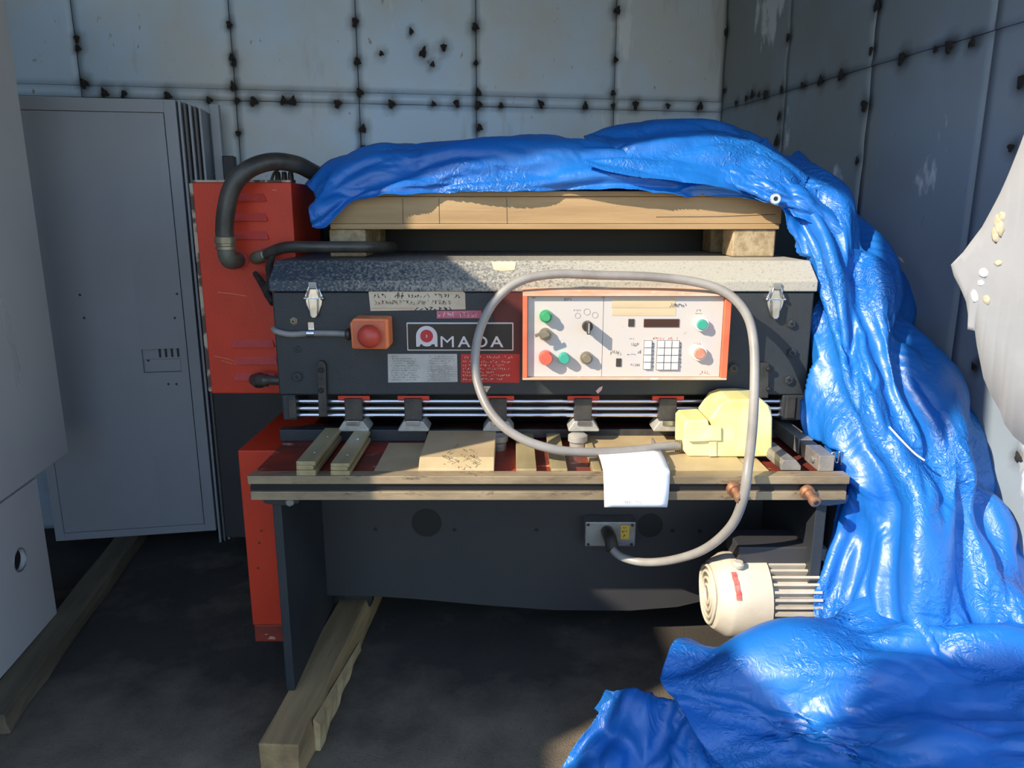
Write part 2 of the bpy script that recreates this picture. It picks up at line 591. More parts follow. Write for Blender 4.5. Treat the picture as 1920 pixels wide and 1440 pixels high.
def spline(pts, steps):
    out = []
    n = len(pts)
    for i in range(n - 1):
        p0, p1, p2, p3 = pts[max(i - 1, 0)], pts[i], pts[i + 1], pts[min(i + 2, n - 1)]
        for k in range(steps):
            t = k / steps
            out.append(0.5 * ((2 * p1) + (p2 - p0) * t + (2 * p0 - 5 * p1 + 4 * p2 - p3) * t * t
                              + (3 * p1 - p0 - 3 * p2 + p3) * t ** 3))
    out.append(pts[-1])
    return out

def pbox(name, x0, y0, x1, y1, Y, depth, mat, parent, bevel=0.0, smooth=None):
    """box whose front face covers a measured rectangle at depth Y"""
    a, b, c, d = rect(x0, y0, x1, y1, Y)
    return MB().box(a, b, Y, Y + depth, c, d).build(name, mat, parent, smooth, bevel)

def letters(name, body, x0, x1, z0, z1, Y, mat, parent, bold=0.0):
    """text fitted to a rectangle facing the viewer"""
    cu = bpy.data.curves.new(name, 'FONT')
    cu.body = body
    cu.size = 1.0
    cu.offset = bold
    to = bpy.data.objects.new(name, cu)
    coll.objects.link(to)
    dg = bpy.context.evaluated_depsgraph_get()
    dg.update()
    me = bpy.data.meshes.new_from_object(to.evaluated_get(dg))
    bpy.data.objects.remove(to)
    co = np.empty(len(me.vertices) * 3)
    me.vertices.foreach_get('co', co)
    co = co.reshape(-1, 3)
    lo, hi = co.min(0), co.max(0)
    s = (co - lo) / np.maximum(hi - lo, 1e-6)
    new = np.stack([x0 + s[:, 0] * (x1 - x0), np.full(len(s), Y), z0 + s[:, 1] * (z1 - z0)], 1)
    me.vertices.foreach_set('co', new.ravel())
    me.materials.clear()
    return finish_mesh(name, me, mat, parent)

def scrawl(mb, x0, x1, z0, z1, Y, rnd, w, glyph, fill=0.85):
    """one line of small unreadable print: strokes the size of letters"""
    x = x0
    h = z1 - z0
    while x < x1 - glyph:
        if rnd.random() < fill:
            pts = []
            k = rnd.choice((3, 4, 4, 5))
            for i in range(k):
                pts.append((x + rnd.random() * glyph * 0.85, z0 + rnd.random() * h))
            pts[0] = (x, z0 + rnd.choice((0, 1)) * h)
            mb.stroke(pts, w, Y)
        x += glyph * rnd.uniform(0.95, 1.25)

# ------------------------------------------------------------------ the setting
ALPHA = math.radians(10.0)
S_BACK = Vector((math.cos(ALPHA), math.sin(ALPHA), 0))          # along the back wall, to the right
N_BACK = Vector((math.sin(ALPHA), -math.cos(ALPHA), 0))         # out of the back wall, towards the viewer
O_BACK = Vector((0, 3.02, 0))
CORNER = on_plane(1357, 130, O_BACK, N_BACK)
CORNER.z = 0
S_RIGHT = N_BACK                                                # along the right wall, towards the viewer
N_RIGHT = -S_BACK
WALL_TOP = 2.45
WALL_W = 2.95
WALL_LEN = 1.76

def to_wall(px, py, side):
    O, S, n = (O_BACK, S_BACK, N_BACK) if side == 'back' else (CORNER, S_RIGHT, N_RIGHT)
    p = on_plane(px, py, O, n)
    return (p - O).dot(S), p.z

back_marks = [(666, 42), (670, 116), (675, 174), (680, 242), (682, 280), (891, 51), (892, 118), (897, 174), (897, 197), (899, 240),
              (734, 195), (813, 195), (856, 194), (939, 198), (1014, 195), (1097, 199), (1149, 199), (1149, 175),
              (1154, 112), (1157, 20), (1191, 197), (1252, 199), (1312, 200), (811, 121), (832, 89), (715, 101),
              (771, 59), (793, 99), (145, 73), (147, 91), (159, 157), (197, 175), (233, 177), (315, 181), (393, 188),
              (438, 163), (445, 189), (476, 191), (532, 189), (549, 190), (633, 195), (430, 47), (435, 108),
              (439, 119), (447, 250)]
right_marks = [(1382, 193), (1401, 185), (1412, 178), (1425, 178), (1437, 177), (1468, 167), (1463, 218), (1458, 265),
               (1480, 70), (1507, 160), (1540, 152), (1579, 142), (1636, 95), (1623, 198), (1610, 302), (1647, 10),
               (1693, 110), (1757, 93), (1782, 88), (1826, 80), (1918, 153), (1898, 277), (1829, 687), (1912, 857),
               (1362, 60), (1360, 170)]

rnd = random.Random(5)
def spot_sizes(marks):
    return [(p, rnd.uniform(0.009, 0.015)) for p in marks]
back_spots = [(to_wall(*p, 'back'), r) for p, r in spot_sizes(back_marks)]
right_spots = [(to_wall(*p, 'right'), r) for p, r in spot_sizes(right_marks)]

def wall_root(name, O, S, n, s0, s1):
    mb = MB()
    a, b = O + S * s0 - n * 0.03, O + S * s1 - n * 0.03
    c, d = b - n * 0.03, a - n * 0.03
    mb.hexa([a, b, c, d], [p + Vector((0, 0, WALL_TOP)) for p in (a, b, c, d)])
    o = mb.build(name, 'roof_sheet')
    o['kind'] = 'structure'
    return o

def wall_sheet(parent, O, S, n, s0, s1, z0, z1, off, spots, seed, mat='wall_sheet'):
    g = random.Random(seed)
    step = 0.022
    ns = max(3, int((s1 - s0) / step))
    nz = max(3, int((z1 - z0) / step))
    ss = np.linspace(s0, s1, ns)
    zz = np.linspace(z0, z1, nz)
    A, Z = np.meshgrid(ss, zz)
    u = (A - s0) / (s1 - s0)
    v = (Z - z0) / (z1 - z0)
    edge = np.clip(np.minimum(np.minimum(u, 1 - u) * 5, np.minimum(v, 1 - v) * 5), 0, 1)
    h = np.zeros_like(A)
    for k in range(5):
        h += np.sin(A * g.uniform(5, 13) + g.uniform(0, 6)) * np.sin(Z * g.uniform(3, 10) + g.uniform(0, 6)) * g.uniform(.0008, .0028)
    h = off + h * (0.25 + 0.75 * edge)
    stain = np.zeros_like(A)
    for (ms, mz), r in spots:
        d = np.sqrt((A - ms) ** 2 + ((Z - mz) * 0.8) ** 2)
        stain = np.maximum(stain, 0.85 * np.exp(-(d / (r * 1.9)) ** 2))
        drip = np.exp(-((A - ms) / (r * 1.3)) ** 2) * np.exp(-np.abs(Z - mz + 0.02) / 0.035) * 0.28
        stain = np.maximum(stain, drip)
        h -= 0.004 * np.exp(-(d / (r * 3.0)) ** 2)
    # grime that gathers along the sheet edges
    stain = np.maximum(stain, 0.22 * np.exp(-np.minimum(u * (s1 - s0), (1 - u) * (s1 - s0)) / 0.006))
    base = np.array(O)[None, None, :]
    pos = base + np.array(S) * A[..., None] + np.array(n) * h[..., None]
    pos[..., 2] = Z
    vs = pos.reshape(-1, 3)
    idx = np.arange(ns * nz).reshape(nz, ns)
    q = np.stack([idx[:-1, :-1], idx[:-1, 1:], idx[1:, 1:], idx[1:, :-1]], -1).reshape(-1, 4)
    me = bpy.data.meshes.new('wall_panel')
    me.from_pydata(vs.tolist(), [], q.tolist())
    at = me.attributes.new('stain', 'FLOAT', 'POINT')
    at.data.foreach_set('value', stain.ravel().astype(np.float32))
    o = finish_mesh('wall_panel', me, mat, parent, smooth=180)
    s = o.modifiers.new('thickness', 'SOLIDIFY')
    s.thickness = 0.004
    s.offset = -1 if (Vector(me.polygons[0].normal).dot(n) > 0) else 1
    return o

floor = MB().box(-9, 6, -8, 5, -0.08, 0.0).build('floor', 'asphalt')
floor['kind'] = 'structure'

wall_back = wall_root('wall_back', O_BACK, S_BACK, N_BACK, (CORNER - O_BACK).dot(S_BACK) - WALL_W - .08, (CORNER - O_BACK).dot(S_BACK) + .08)
wall_right = wall_root('wall_right', CORNER, S_RIGHT, N_RIGHT, 0.0, WALL_LEN)
LEFT_C = CORNER - S_BACK * WALL_W
wall_left = wall_root('wall_left', LEFT_C, S_RIGHT, S_BACK, 0.0, WALL_LEN)
rf = MB()
r0, r1 = LEFT_C - S_BACK * 0.06, CORNER + S_BACK * 0.06
r2, r3 = r1 + S_RIGHT * WALL_LEN, r0 + S_RIGHT * WALL_LEN
rf.hexa([p + Vector((0, 0, WALL_TOP)) for p in (r0, r1, r2, r3)], [p + Vector((0, 0, WALL_TOP + 0.06)) for p in (r0, r1, r2, r3)])
ceiling = rf.build('ceiling', 'roof_sheet')
ceiling['kind'] = 'structure'

sun_slab = MB().prism_z([(1.6, .46), (-.40, .46), (-.95, .26), (-1.38, -.08), (-1.28, .12), (-1.0, .46), (-.80, .74), (-.80, 1.75), (1.6, 1.75)], WALL_TOP + .061, WALL_TOP + .11).build('sun_block_slab', 'roof_sheet')  # unseen slab added overhead, shaped to keep sun off the right wall
sun_slab['kind'] = 'structure'

sc_back = (CORNER - O_BACK).dot(S_BACK)
seams = [sc_back - WALL_W] + [to_wall(x, 110, 'back')[0] for x in (145, 436, 670, 893, 1154)] + [sc_back]
z_lap = to_wall(670, 174, 'back')[1]
z_seam = to_wall(670, 194, 'back')[1]
k = 0
for a, b in zip(seams[:-1], seams[1:]):
    k += 1
    for z0, z1, off in ((0.0, z_seam - 0.001, 0.0), (z_seam, z_lap, 0.004), (z_lap + 0.0015, WALL_TOP, 0.001)):
        sp = [q for q in back_spots if a - 0.08 < q[0][0] < b + 0.08 and z0 - 0.1 < q[0][1] < z1 + 0.1]
        wall_sheet(wall_back, O_BACK, S_BACK, N_BACK, a + 0.0012, b - 0.0012, z0, z1, off, sp, k * 7 + int(z0 * 10))
seams_r = [0.0] + [to_wall(x, 110, 'right')[0] for x in (1477, 1636, 1860)] + [WALL_LEN]
zr_seam = to_wall(1540, 152, 'right')[1]
for a, b in zip(seams_r[:-1], seams_r[1:]):
    k += 1
    for z0, z1, off in ((0.0, zr_seam - 0.0012, 0.001), (zr_seam, WALL_TOP, 0.003)):
        sp = [q for q in right_spots if a - 0.08 < q[0][0] < b + 0.08 and z0 - 0.1 < q[0][1] < z1 + 0.1]
        wall_sheet(wall_right, CORNER, S_RIGHT, N_RIGHT, a + 0.0012, b - 0.0012, z0, z1, off, sp, k * 7 + int(z0 * 10), 'wall_sheet_shade')

# charred weld blobs that tack the sheets together: irregular shallow lumps
def weld_mesh(seed):
    g = random.Random(seed)
    bm = bmesh.new()
    bmesh.ops.create_icosphere(bm, subdivisions=2, radius=1.0)
    for v in bm.verts:
        a = math.atan2(v.co.z, v.co.x)
        s = 1 + 0.28 * math.sin(a * 3 + seed) + 0.18 * math.sin(a * 5 + seed * 2) + g.uniform(-0.14, 0.14)
        v.co.x *= s
        v.co.z *= s * 1.1
        v.co.y *= 0.45 * g.uniform(0.7, 1.2)
    me = bpy.data.meshes.new('weld_mark')
    bm.to_mesh(me)
    bm.free()
    me.materials.append(MATS['weld_black'])
    return me
weld_meshes = [weld_mesh(i) for i in range(4)]
for spots, root, O, S, n, rot in ((back_spots, wall_back, O_BACK, S_BACK, N_BACK, ALPHA),
                                  (right_spots, wall_right, CORNER, S_RIGHT, N_RIGHT, ALPHA - math.pi / 2)):
    for i, ((s, z), r) in enumerate(spots):
        w = bpy.data.objects.new('weld_mark', weld_meshes[i % 4])
        p = O + S * s + n * 0.005
        link(w, root, Vector((p.x, p.y, z)))
        w.rotation_euler = (0, rnd.uniform(-0.5, 0.5), rot)
        w.scale = (r * 0.85, r * 0.6, r * rnd.uniform(0.8, 1.15))

# unseen stepped walls added outside the frame to block sun low down
for ya, yb, top in ((-0.67, 3.0, 2.70), (-1.02, -0.67, 2.42), (-1.50, -1.02, 3.03), (-5.0, -1.50, 3.50)):
    sun_wall = MB().box(-3.3, -3.0, ya, yb, 0, top).build('sun_block_wall', 'blocker_grey')
    sun_wall['kind'] = 'structure'

# ------------------------------------------------------------------ press brake
YB, YH = 1.53, 1.79            # front of the bed, front of the housing
XL, XR = P(513, 600, YH).x, P(1523, 600, YH).x
Z_BED = P(960, 893, YB).z
brake = empty('press_brake', (0.07, 1.95, 0.09), 'old dark grey press brake with control panel and red base, pallet on top', 'machine')

# --- housing
pz_gap = P(1000, 430, 1.985).z
z_cov0, z_lip, z_cov1 = P(960, 741, YH).z, P(960, 548, YH).z, P(960, 526, YH).z
z_top = P(960, 489, 1.84).z
front_cover = MB().box(XL, XR, YH, YH + 0.30, z_cov0, z_lip).build('front_cover', 'machine_grey', brake, bevel=0.004)
lid = MB().prism_x([(YH - 0.006, z_lip + 0.002), (YH - 0.006, z_cov1), (1.845, z_top), (2.32, z_top), (2.32, z_lip + 0.002)],
                   XL - 0.004, XR + 0.004).build('cover_lid', 'lid_grey', brake, bevel=0.003)
_a, _b = Vector((0, YH - 0.006, z_cov1)), Vector((0, 1.845, z_top))
_d = (_b - _a).normalized()
_n = Vector((0, -_d.z, _d.y))
chip_pts = [on_plane(x, y, _a, _n) + _n * .0006 for x, y in ((921, 491), (968, 491), (965, 507), (941, 509), (926, 506))]
MB().add([p + _n * .0006 for p in chip_pts] + chip_pts, [(0, 1, 2, 3, 4), (9, 8, 7, 6, 5)] + [(i, i + 5, (i + 1) % 5 + 5, (i + 1) % 5) for i in range(5)]).build('torn_sticker', 'sticker_cream', lid)
MB().box(XL + 0.02, XR - 0.02, YH + 0.30, 2.32, 0.62, z_lip).build('rear_body', 'machine_grey', brake, bevel=0.004)

MB().box(XL + 0.01, XR - 0.01, 2.335, 2.66, 0.62, pz_gap - .002).build('rear_block', 'black', brake, bevel=0.004)
MB().box(-1.00, -0.60, 2.42, 2.64, 0.0905, 1.16).build('shade_box', 'apron_grey', brake, bevel=0.004)  # added dark box, stands in for the shade in the gap

# side cheeks that carry the rods below the cover
for name, xa, xb in (('l', XL + 0.006, XL + 0.04), ('r', XR - 0.055, XR)):
    MB().prism_x([(YH, z_cov0), (YH, P(960, 788, YH).z), (YH + 0.10, P(960, 800, YH).z), (YH + 0.34, P(960, 800, YH).z),
                  (YH + 0.34, z_cov0)], xa, xb).build('side_cheek', 'machine_grey', brake, bevel=0.003)
MB().box(XL + 0.04, XR - 0.05, YH + 0.10, YH + 0.34, P(960, 800, YH).z, z_cov0).build('ram', 'black', brake, bevel=0.002)

# latches
def latch(cx, cy):
    x0, x1, z0, z1 = rect(cx - 17, cy - 30, cx + 17, cy + 27, YH)
    xm, h = (x0 + x1) / 2, z1 - z0
    w = x1 - x0
    body = MB().prism([(xm - w * .5, z1 - h * .30), (xm - w * .32, z1 - h * .05), (xm + w * .32, z1 - h * .05), (xm + w * .5, z1 - h * .30),
                       (xm + w * .42, z1 - h * .58), (xm + w * .2, z0 + h * .10), (xm - w * .2, z0 + h * .10), (xm - w * .42, z1 - h * .58)],
                      YH - 0.007, YH - 0.0005).build('latch', 'chrome', brake, bevel=0.0012)
    MB().prism([(xm - w * .26, z1 - h * .36), (xm + w * .26, z1 - h * .36), (xm + w * .2, z0 + h * .08), (xm + w * .1, z0),
                (xm - w * .1, z0), (xm - w * .2, z0 + h * .08)], YH - 0.017, YH - 0.009).build('lever', 'chrome', body, bevel=0.002)
    for s in (-1, 1):
        MB().lathe((xm + s * w * .40, YH - 0.009, z1 - h * .36), (s, 0, 0), [(0, .004), (.004, .005), (.007, .003)], 10).build('pivot', 'chrome', body, smooth=40)
        MB().tube([(xm + s * w * .34, YH - .011, z1 - h * .34), (xm + s * w * .27, YH - .014, z1 - h * .12), (xm + s * w * .2, YH - .012, z1 + h * .02)], .0018, 8, 4).build('bail', 'chrome', body, smooth=60)
    MB().prism([(xm - w * .22, z1 - h * .04), (xm - w * .22, z1 + h * .17), (xm + w * .22, z1 + h * .17), (xm + w * .22, z1 - h * .04)],
               YH - 0.012, YH - 0.006).build('keeper', 'dull_steel', body, bevel=0.001)
latch(590, 568)
latch(1452, 570)

# bolts, plugs and screws on the cover
def bolt(px, py, r, Y, mat='machine_grey', parent=brake, n=6, h=0.008):
    p = P(px, py, Y)
    b = MB().lathe(p, (0, -1, 0), [(-0.001, r * 1.35), (0.002, r * 1.35), (0.002, r), (h, r), (h + 0.001, r * .8)], n).build('bolt', mat, parent)
    MB().lathe(p + Vector((0, -h - 0.0005, 0)), (0, -1, 0), [(0, r * .45), (0.0008, r * .42)], 6).build('socket', 'black', b)
    return b
bolt(551, 602, 0.007, YH, 'brass_fitting', h=0.006)
bolt(557, 655, 0.008, YH, 'machine_grey', h=0.003)
bolt(558, 706, 0.011, YH, 'machine_grey', n=16)
bolt(1484, 661, 0.011, YH, 'machine_grey')
bolt(1478, 712, 0.011, YH, 'machine_grey')
bolt(1483, 607, 0.010, YH, 'machine_grey')
bolt(1375, 690, 0.012, YH, 'dark_steel', n=12)
# bracket arms that hold the rods
for pts in ([(594, 682), (598, 677), (606, 677), (611, 684), (613, 781), (598, 781)], [(1426, 680), (1442, 680), (1440, 746), (1424, 746)]):
    poly = [(P(x, y, YH - 0.012).x, P(x, y, YH - 0.012).z) for x, y in pts]
    arm = MB().prism(poly, YH - 0.014, YH - 0.0005).build('bracket_arm', 'dark_steel', brake, bevel=0.0015)
    cx = sum(p[0] for p in pts[:2]) / 2 + 5
    for py in (pts[0][1] + 12, pts[0][1] + 50):
        bolt(cx + (1 if cx < 900 else 3), py, 0.0055, YH - 0.014, 'black', arm, 12, 0.003)

# short grey cable with its clip and the emergency stop box
cable = MB().tube([P(513, 617, YH + 0.01), P(520, 622, YH - 0.008), P(545, 627, YH - 0.010), P(583, 625, YH - 0.009), P(625, 625, YH - 0.010),
                   P(658, 627, YH - 0.012)], 0.0075, 12).build('switch_cable', 'cable_grey', brake, smooth=60)
clip = MB()
p = P(583, 625, YH - 0.009)
clip.lathe(p + Vector((-0.009, 0, 0)), (1, 0, 0), [(0, .0095), (.018, .0095)], 16)
clip.box(p.x - .007, p.x + .007, YH - .004, YH - .0006, p.z + .006, p.z + .026)
clip.build('cable_clip', 'chrome', cable, smooth=40)
MB().lathe(P(648, 627, YH - 0.018), (1, 0, 0), [(0, .009), (.004, .014), (.010, .014), (.013, .011)], 14).build('cable_gland', 'dark_steel', cable, smooth=40)
ex0, ex1, ez0, ez1 = rect(657, 597, 729, 655, YH - 0.06)
estop = MB().prism([(ex0 + .008, ez1), (ex1, ez1 - .001), (ex1, ez0 + .006), (ex1 - .006, ez0), (ex0 + .002, ez0 + .001), (ex0, ez1 - .012)],
                   YH - 0.062, YH - 0.0005).build('emergency_stop_box', 'orange_box', brake, bevel=0.005)
rx0, rx1, rz0, rz1 = rect(662, 602, 722, 652, YH - 0.064)
MB().prism([(rx0, rz0), (rx1, rz0), (rx1, rz1), (rx0, rz1)], YH - 0.0655, YH - 0.0615).build('switch_plate', 'panel_rim', estop, bevel=0.001)
pc = P(690, 633, YH - 0.10)
MB().lathe((pc.x, YH - 0.0655, pc.z), (0, -1, 0), [(0, .012), (.012, .012), (.012, .024), (.020, .0275), (.030, .025), (.037, .017), (.040, .006)],
           28).build('mushroom_button', 'red_button', estop, smooth=50)

# name plate
nx0, nx1, nz0, nz1 = rect(763, 604, 963, 657, YH)
plate = MB().box(nx0, nx1, YH - 0.006, YH - 0.0006, nz0, nz1).build('name_plate', 'logo_white', brake, bevel=0.002)
MB().box(nx0 + .0035, nx1 - .0035, YH - 0.0072, YH - 0.0061, nz0 + .0035, nz1 - .0035).build('plate_field', 'plate_black', plate)
YP = YH - 0.0085
lx0, lx1, lz0, lz1 = rect(780, 611, 820, 650, YP)
lw = lx1 - lx0
poly = [(lx0, lz0), (lx0, lz0 + (lz1 - lz0) * .5)]
cx, cz, rr = (lx0 + lx1) / 2, lz1 - lw / 2, lw / 2
poly += [(cx - rr * math.cos(t), cz + rr * math.sin(t)) for t in np.linspace(0, math.pi, 14)]
poly += [(lx1, lz0), (lx1 - lw * .12, lz0), (lx1 - lw * .14, lz0 + lw * .12)]
poly += [(cx + lw * .22 * math.cos(t), lz0 + lw * .11 + -lw * .10 * math.sin(t)) for t in np.linspace(0, math.pi, 8)]
poly += [(lx0 + lw * .20, lz0 + lw * .12), (lx0 + lw * .15, lz0)]
logo = MB().prism(poly, YP, YP + .0012).build('logo_letter', 'logo_white', plate)
MB().lathe((cx, YP + .0003, cz + .001), (0, -1, 0), [(0, rr * .60), (.0008, rr * .60)], 28).build('logo_disc', 'logo_red', logo)
mb = MB()
mb.stroke([(cx - .0012, cz + .004), (cx + .001, cz + .0005), (cx - .0012, cz - .003)], .0022, YP - .0008)
mb.build('logo_mark', 'logo_white', logo)
for ch, xa, xb in (('M', 826, 851), ('A', 858, 882), ('D', 893, 914), ('A', 919, 944)):
    a0, a1, b0, b1 = rect(xa, 630.5, xb, 651, YP)
    letters('letter', ch, a0, a1, b0, b1, YP, 'logo_white', plate, 0.0 if ch == 'M' else 0.014)

# stickers and plates with their print
g = random.Random(11)
def sheet(name, pts, mat, parent=brake, Y=YH, t=0.0012):
    poly = [(P(x, y, Y).x, P(x, y, Y).z) for x, y in pts]
    return MB().prism(poly, Y - t, Y - 0.0003).build(name, mat, parent)
note = sheet('note_sticker', [(691, 545), (864, 544), (872, 549), (873, 580), (819, 581), (695, 583)], 'sticker_cream')
ys = YH - 0.0018
mb = MB()
for y0, y1, xa, xb, gl, w in ((551, 558, 702, 868, .0075, .0013), (576, 582, 778, 852, .0105, .0018)):
    a, b, c, d = rect(xa, y0, xb, y1, ys)
    scrawl(mb, a, b, c, d, ys, g, w, gl, 0.9)
a, b, c, d = rect(745, 548, 763, 560, ys)
scrawl(mb, a, b, c, d, ys, g, .0016, .008, 1.0)
tag(mb.build('handwriting', 'print_black', note), kind='stuff')
mb = MB()
a, b, c, d = rect(702, 563, 850, 571, ys)
scrawl(mb, a, b, c, d, ys, g, .0013, .0075, 1.0)
scrawl(mb, a, b, c, d, ys, g, .0010, .0075, 0.8)
mb.stroke([(P(695, 578, ys).x, P(695, 578, ys).z), (P(775, 578, ys).x, P(775, 578, ys).z)], .0008, ys)
mb.build('faded_print', 'print_brown', note)
pink = sheet('pink_sticker', [(819, 583), (903, 582), (903, 596.5), (819, 597)], 'sticker_pink', Y=YH - 0.0014)
mb = MB()
for xa, xb, gl, w in ((823, 857, .0095, .0024), (863, 901, .0085, .0017)):
    a, b, c, d = rect(xa, 585.5, xb, 594, YH - .003)
    scrawl(mb, a, b, c, d, YH - .0030, g, w, gl, 1.0)
mb.build('faded_print', 'print_pale', pink)
spec = sheet('data_plate', [(727, 663.5), (857, 663.5), (858, 716), (728, 717)], 'plate_silver')
mb = MB()
for i in range(11):
    y = 667 + i * 4.4
    for xa, xb in ((732, 790), (802, 855)):
        if xa == 732 and i in (0,):
            xb = 752
        a, b, c, d = rect(xa + g.uniform(0, 6), y, xb - g.uniform(0, 12), y + 2.3, ys)
        scrawl(mb, a, b, c, d, ys, g, .0007, .0028, 0.85)
    if i > 3:
        q0, q1 = P(800, y + 3.4, ys), P(857, y + 3.4, ys)
        mb.stroke([(q0.x, q0.z), (q1.x, q1.z)], .0006, ys)
mb.build('small_print', 'print_grey', spec)
warn = sheet('warning_plate', [(864, 663.5), (975, 663.5), (974, 717.5), (864, 717)], 'plate_red')
mb = MB()
for y0, h, xa, xb, gl in ((667, 5, 871, 966, .0065), (676, 4, 868, 961, .005), (683, 3.6, 868, 949, .0046), (689.5, 3.6, 868, 957, .0046),
                          (696, 3.4, 868, 930, .0046), (702, 3.4, 868, 964, .0046), (709, 3.6, 868, 944, .005)):
    a, b, c, d = rect(xa, y0, xb, y0 + h, ys)
    scrawl(mb, a, b, c, d, ys, g, .0011, gl, 0.86)
mb.build('small_print', 'print_cream', warn)
tri = sheet('triangle_sticker', [(905, 724), (920, 724), (912.5, 736)], 'sticker_cream')
mb = MB()
a, b, c, d = rect(909, 726, 917, 730, ys)
scrawl(mb, a, b, c, d, ys, g, .0008, .003, 1)
mb.build('small_print', 'print_black', tri)
sheet('torn_sticker', [(1117, 733), (1124, 726), (1130, 724), (1128, 731), (1121, 738)], 'print_pale')
faint = sheet('faded_plate', [(1332, 733), (1408, 732), (1408, 742), (1332, 743)], 'dark_steel')
mb = MB()
a, b, c, d = rect(1345, 733.5, 1395, 738, ys)
scrawl(mb, a, b, c, d, ys, g, .0008, .006, .95)
mb.build('small_print', 'plate_silver', faint)

# control panel
YC = 1.715
sheet('red_bounce_patch', [(926, 545), (984, 545), (984, 664), (926, 660)], 'red_dark', Y=YH, t=0.002)  # thin red sheet added to stand for red light bounced beside the panel
cx0, cx1, cz0, cz1 = rect(980, 552, 1367, 712, YC)
ctop = P(1170, 538, YH).z
panel = MB().prism_x([(YC + .012, cz0 + .004), (YC + .012, cz1 - .006), (YH - .001, ctop - .004), (YH - .001, cz0 + .012)], cx0 + .002, cx1 - .002).build(
    'control_panel', 'panel_frame', brake, bevel=0.002)
fr = MB()
t_ = 0.011
MB().prism_x([(YC - .004, cz1 - .004), (YC - .004, cz1), (YH - .002, ctop), (YH - .002, ctop - .004)], cx0, cx1).build('frame_top', 'panel_frame', panel, bevel=.001)
MB().box(cx0, cx1, YC - .004, YC + .014, cz0, cz0 + .005).build('frame_bottom', 'panel_frame', panel, bevel=.001)
MB().box(cx0, cx0 + t_, YC - .004, YC + .014, cz0 + .005, cz1 - .004).build('frame_side', 'panel_rim', panel, bevel=.001)
MB().box(cx1 - t_ * 1.3, cx1, YC - .004, YC + .014, cz0 + .005, cz1 - .004).build('frame_side', 'panel_rim', panel, bevel=.001)
YF = YC + .008
xs = P(1130, 630, YF).x
face_l = MB().box(cx0 + t_ + .001, xs - .0006, YF, YF + .004, cz0 + .006, cz1 - .006).build('face_plate', 'panel_cream', panel)
face_r = MB().box(xs + .0006, cx1 - t_ * 1.3 - .001, YF, YF + .004, cz0 + .006, cz1 - .006).build('face_plate', 'panel_cream', panel)
YQ = YF - .0004
def pbutton(px, py, r, mat, h, ring=None, name='push_button'):
    p = P(px, py, YF)
    par = panel
    mb = MB().lathe((p.x, YF, p.z), (0, -1, 0), [(0, r * 1.0), (h * .7, r), (h, r * .82)], 22)
    o = mb.build(name, mat, par, smooth=40)
    if ring:
        MB().lathe((p.x, YF, p.z), (0, -1, 0), [(0, r * 1.28), (h * .62, r * 1.28), (h * .62, r * 1.02)], 22).build('bezel', ring, o, smooth=40)
    return o
pbutton(1023, 592, .0115, 'btn_green', .024, 'btn_green')
pbutton(1023, 669, .0165, 'btn_red', .026)
pbutton(1057, 670, .0130, 'btn_teal', .022)
pbutton(1099, 670, .0115, 'btn_brown', .020, 'btn_brown')
pbutton(1314, 607, .0125, 'btn_teal', .018, 'btn_white')
pbutton(1309.5, 661, .0135, 'btn_salmon', .018, 'btn_white')
ks = pbutton(1022, 626, .0115, 'btn_brown', .020, 'btn_brown', 'key_switch')
p = P(1022, 626, YF - .03)
MB().hexa([(p.x - .022, YF - .034, p.z - .008), (p.x + .004, YF - .034, p.z + .002), (p.x + .004, YF - .031, p.z + .002), (p.x - .022, YF - .031, p.z - .008)],
          [(p.x - .024, YF - .034, p.z - .001), (p.x + .002, YF - .034, p.z + .010), (p.x + .002, YF - .031, p.z + .010), (p.x - .024, YF - .031, p.z - .001)]).build('key', 'brass_fitting', ks)
p = P(1101, 611, YF)
sel = MB().lathe((p.x, YF, p.z), (0, -1, 0), [(0, .0125), (.012, .0125), (.014, .011)], 22).build('selector_switch', 'btn_black', panel, smooth=40)
MB().box(p.x - .0035, p.x + .0035, YF - .040, YF - .012, p.z - .0145, p.z + .0145).build('selector_handle', 'btn_black', sel, bevel=.0015)
MB().box(p.x - .0008, p.x + .0008, YF - .0406, YF - .039, p.z - .012, p.z + .012).build('pointer_line', 'btn_white', sel)
def on_face(name, x0, y0, x1, y1, mat, t=.0008, dy=0.0):
    a, b, c, d = rect(x0, y0, x1, y1, YF)
    return MB().box(a, b, YF - t - dy, YF - .0001 - dy, c, d).build(name, mat, panel)
on_face('tape_strip', 1147, 560, 1266, 577, 'tape')
on_face('tape_strip', 1148, 578, 1267, 592, 'tape', .0006)
disp = on_face('display_window', 1207, 598, 1273, 613, 'display', .002)
on_face('indicator_window', 1178, 598, 1189, 612, 'btn_black', .002)
on_face('indicator_window', 1155, 672, 1164.5, 687, 'btn_black', .002)
x0, x1, z0, z1 = rect(1231, 638, 1272, 693, YF)
pad = MB().box(x0, x1, YF - .002, YF - .0001, z0, z1).build('keypad', 'print_grey', panel)
for i in range(3):
    for j in range(4):
        w, h = (x1 - x0) / 3, (z1 - z0) / 4
        MB().box(x0 + w * i + .001, x0 + w * (i + 1) - .001, YF - .006, YF - .002, z0 + h * j + .001, z0 + h * (j + 1) - .001).build('key', 'key_white', pad, bevel=.0006)
x0, x1, z0, z1 = rect(1206.5, 638, 1221, 692, YF)
pad2 = MB().box(x0, x1, YF - .002, YF - .0001, z0, z1).build('function_keys', 'print_grey', panel)
for j in range(4):
    h = (z1 - z0) / 4
    MB().box(x0 + .001, x1 - .001, YF - .006, YF - .002, z0 + h * j + .001, z0 + h * (j + 1) - .001).build('key', 'key_white', pad2, bevel=.0006)
mb = MB()
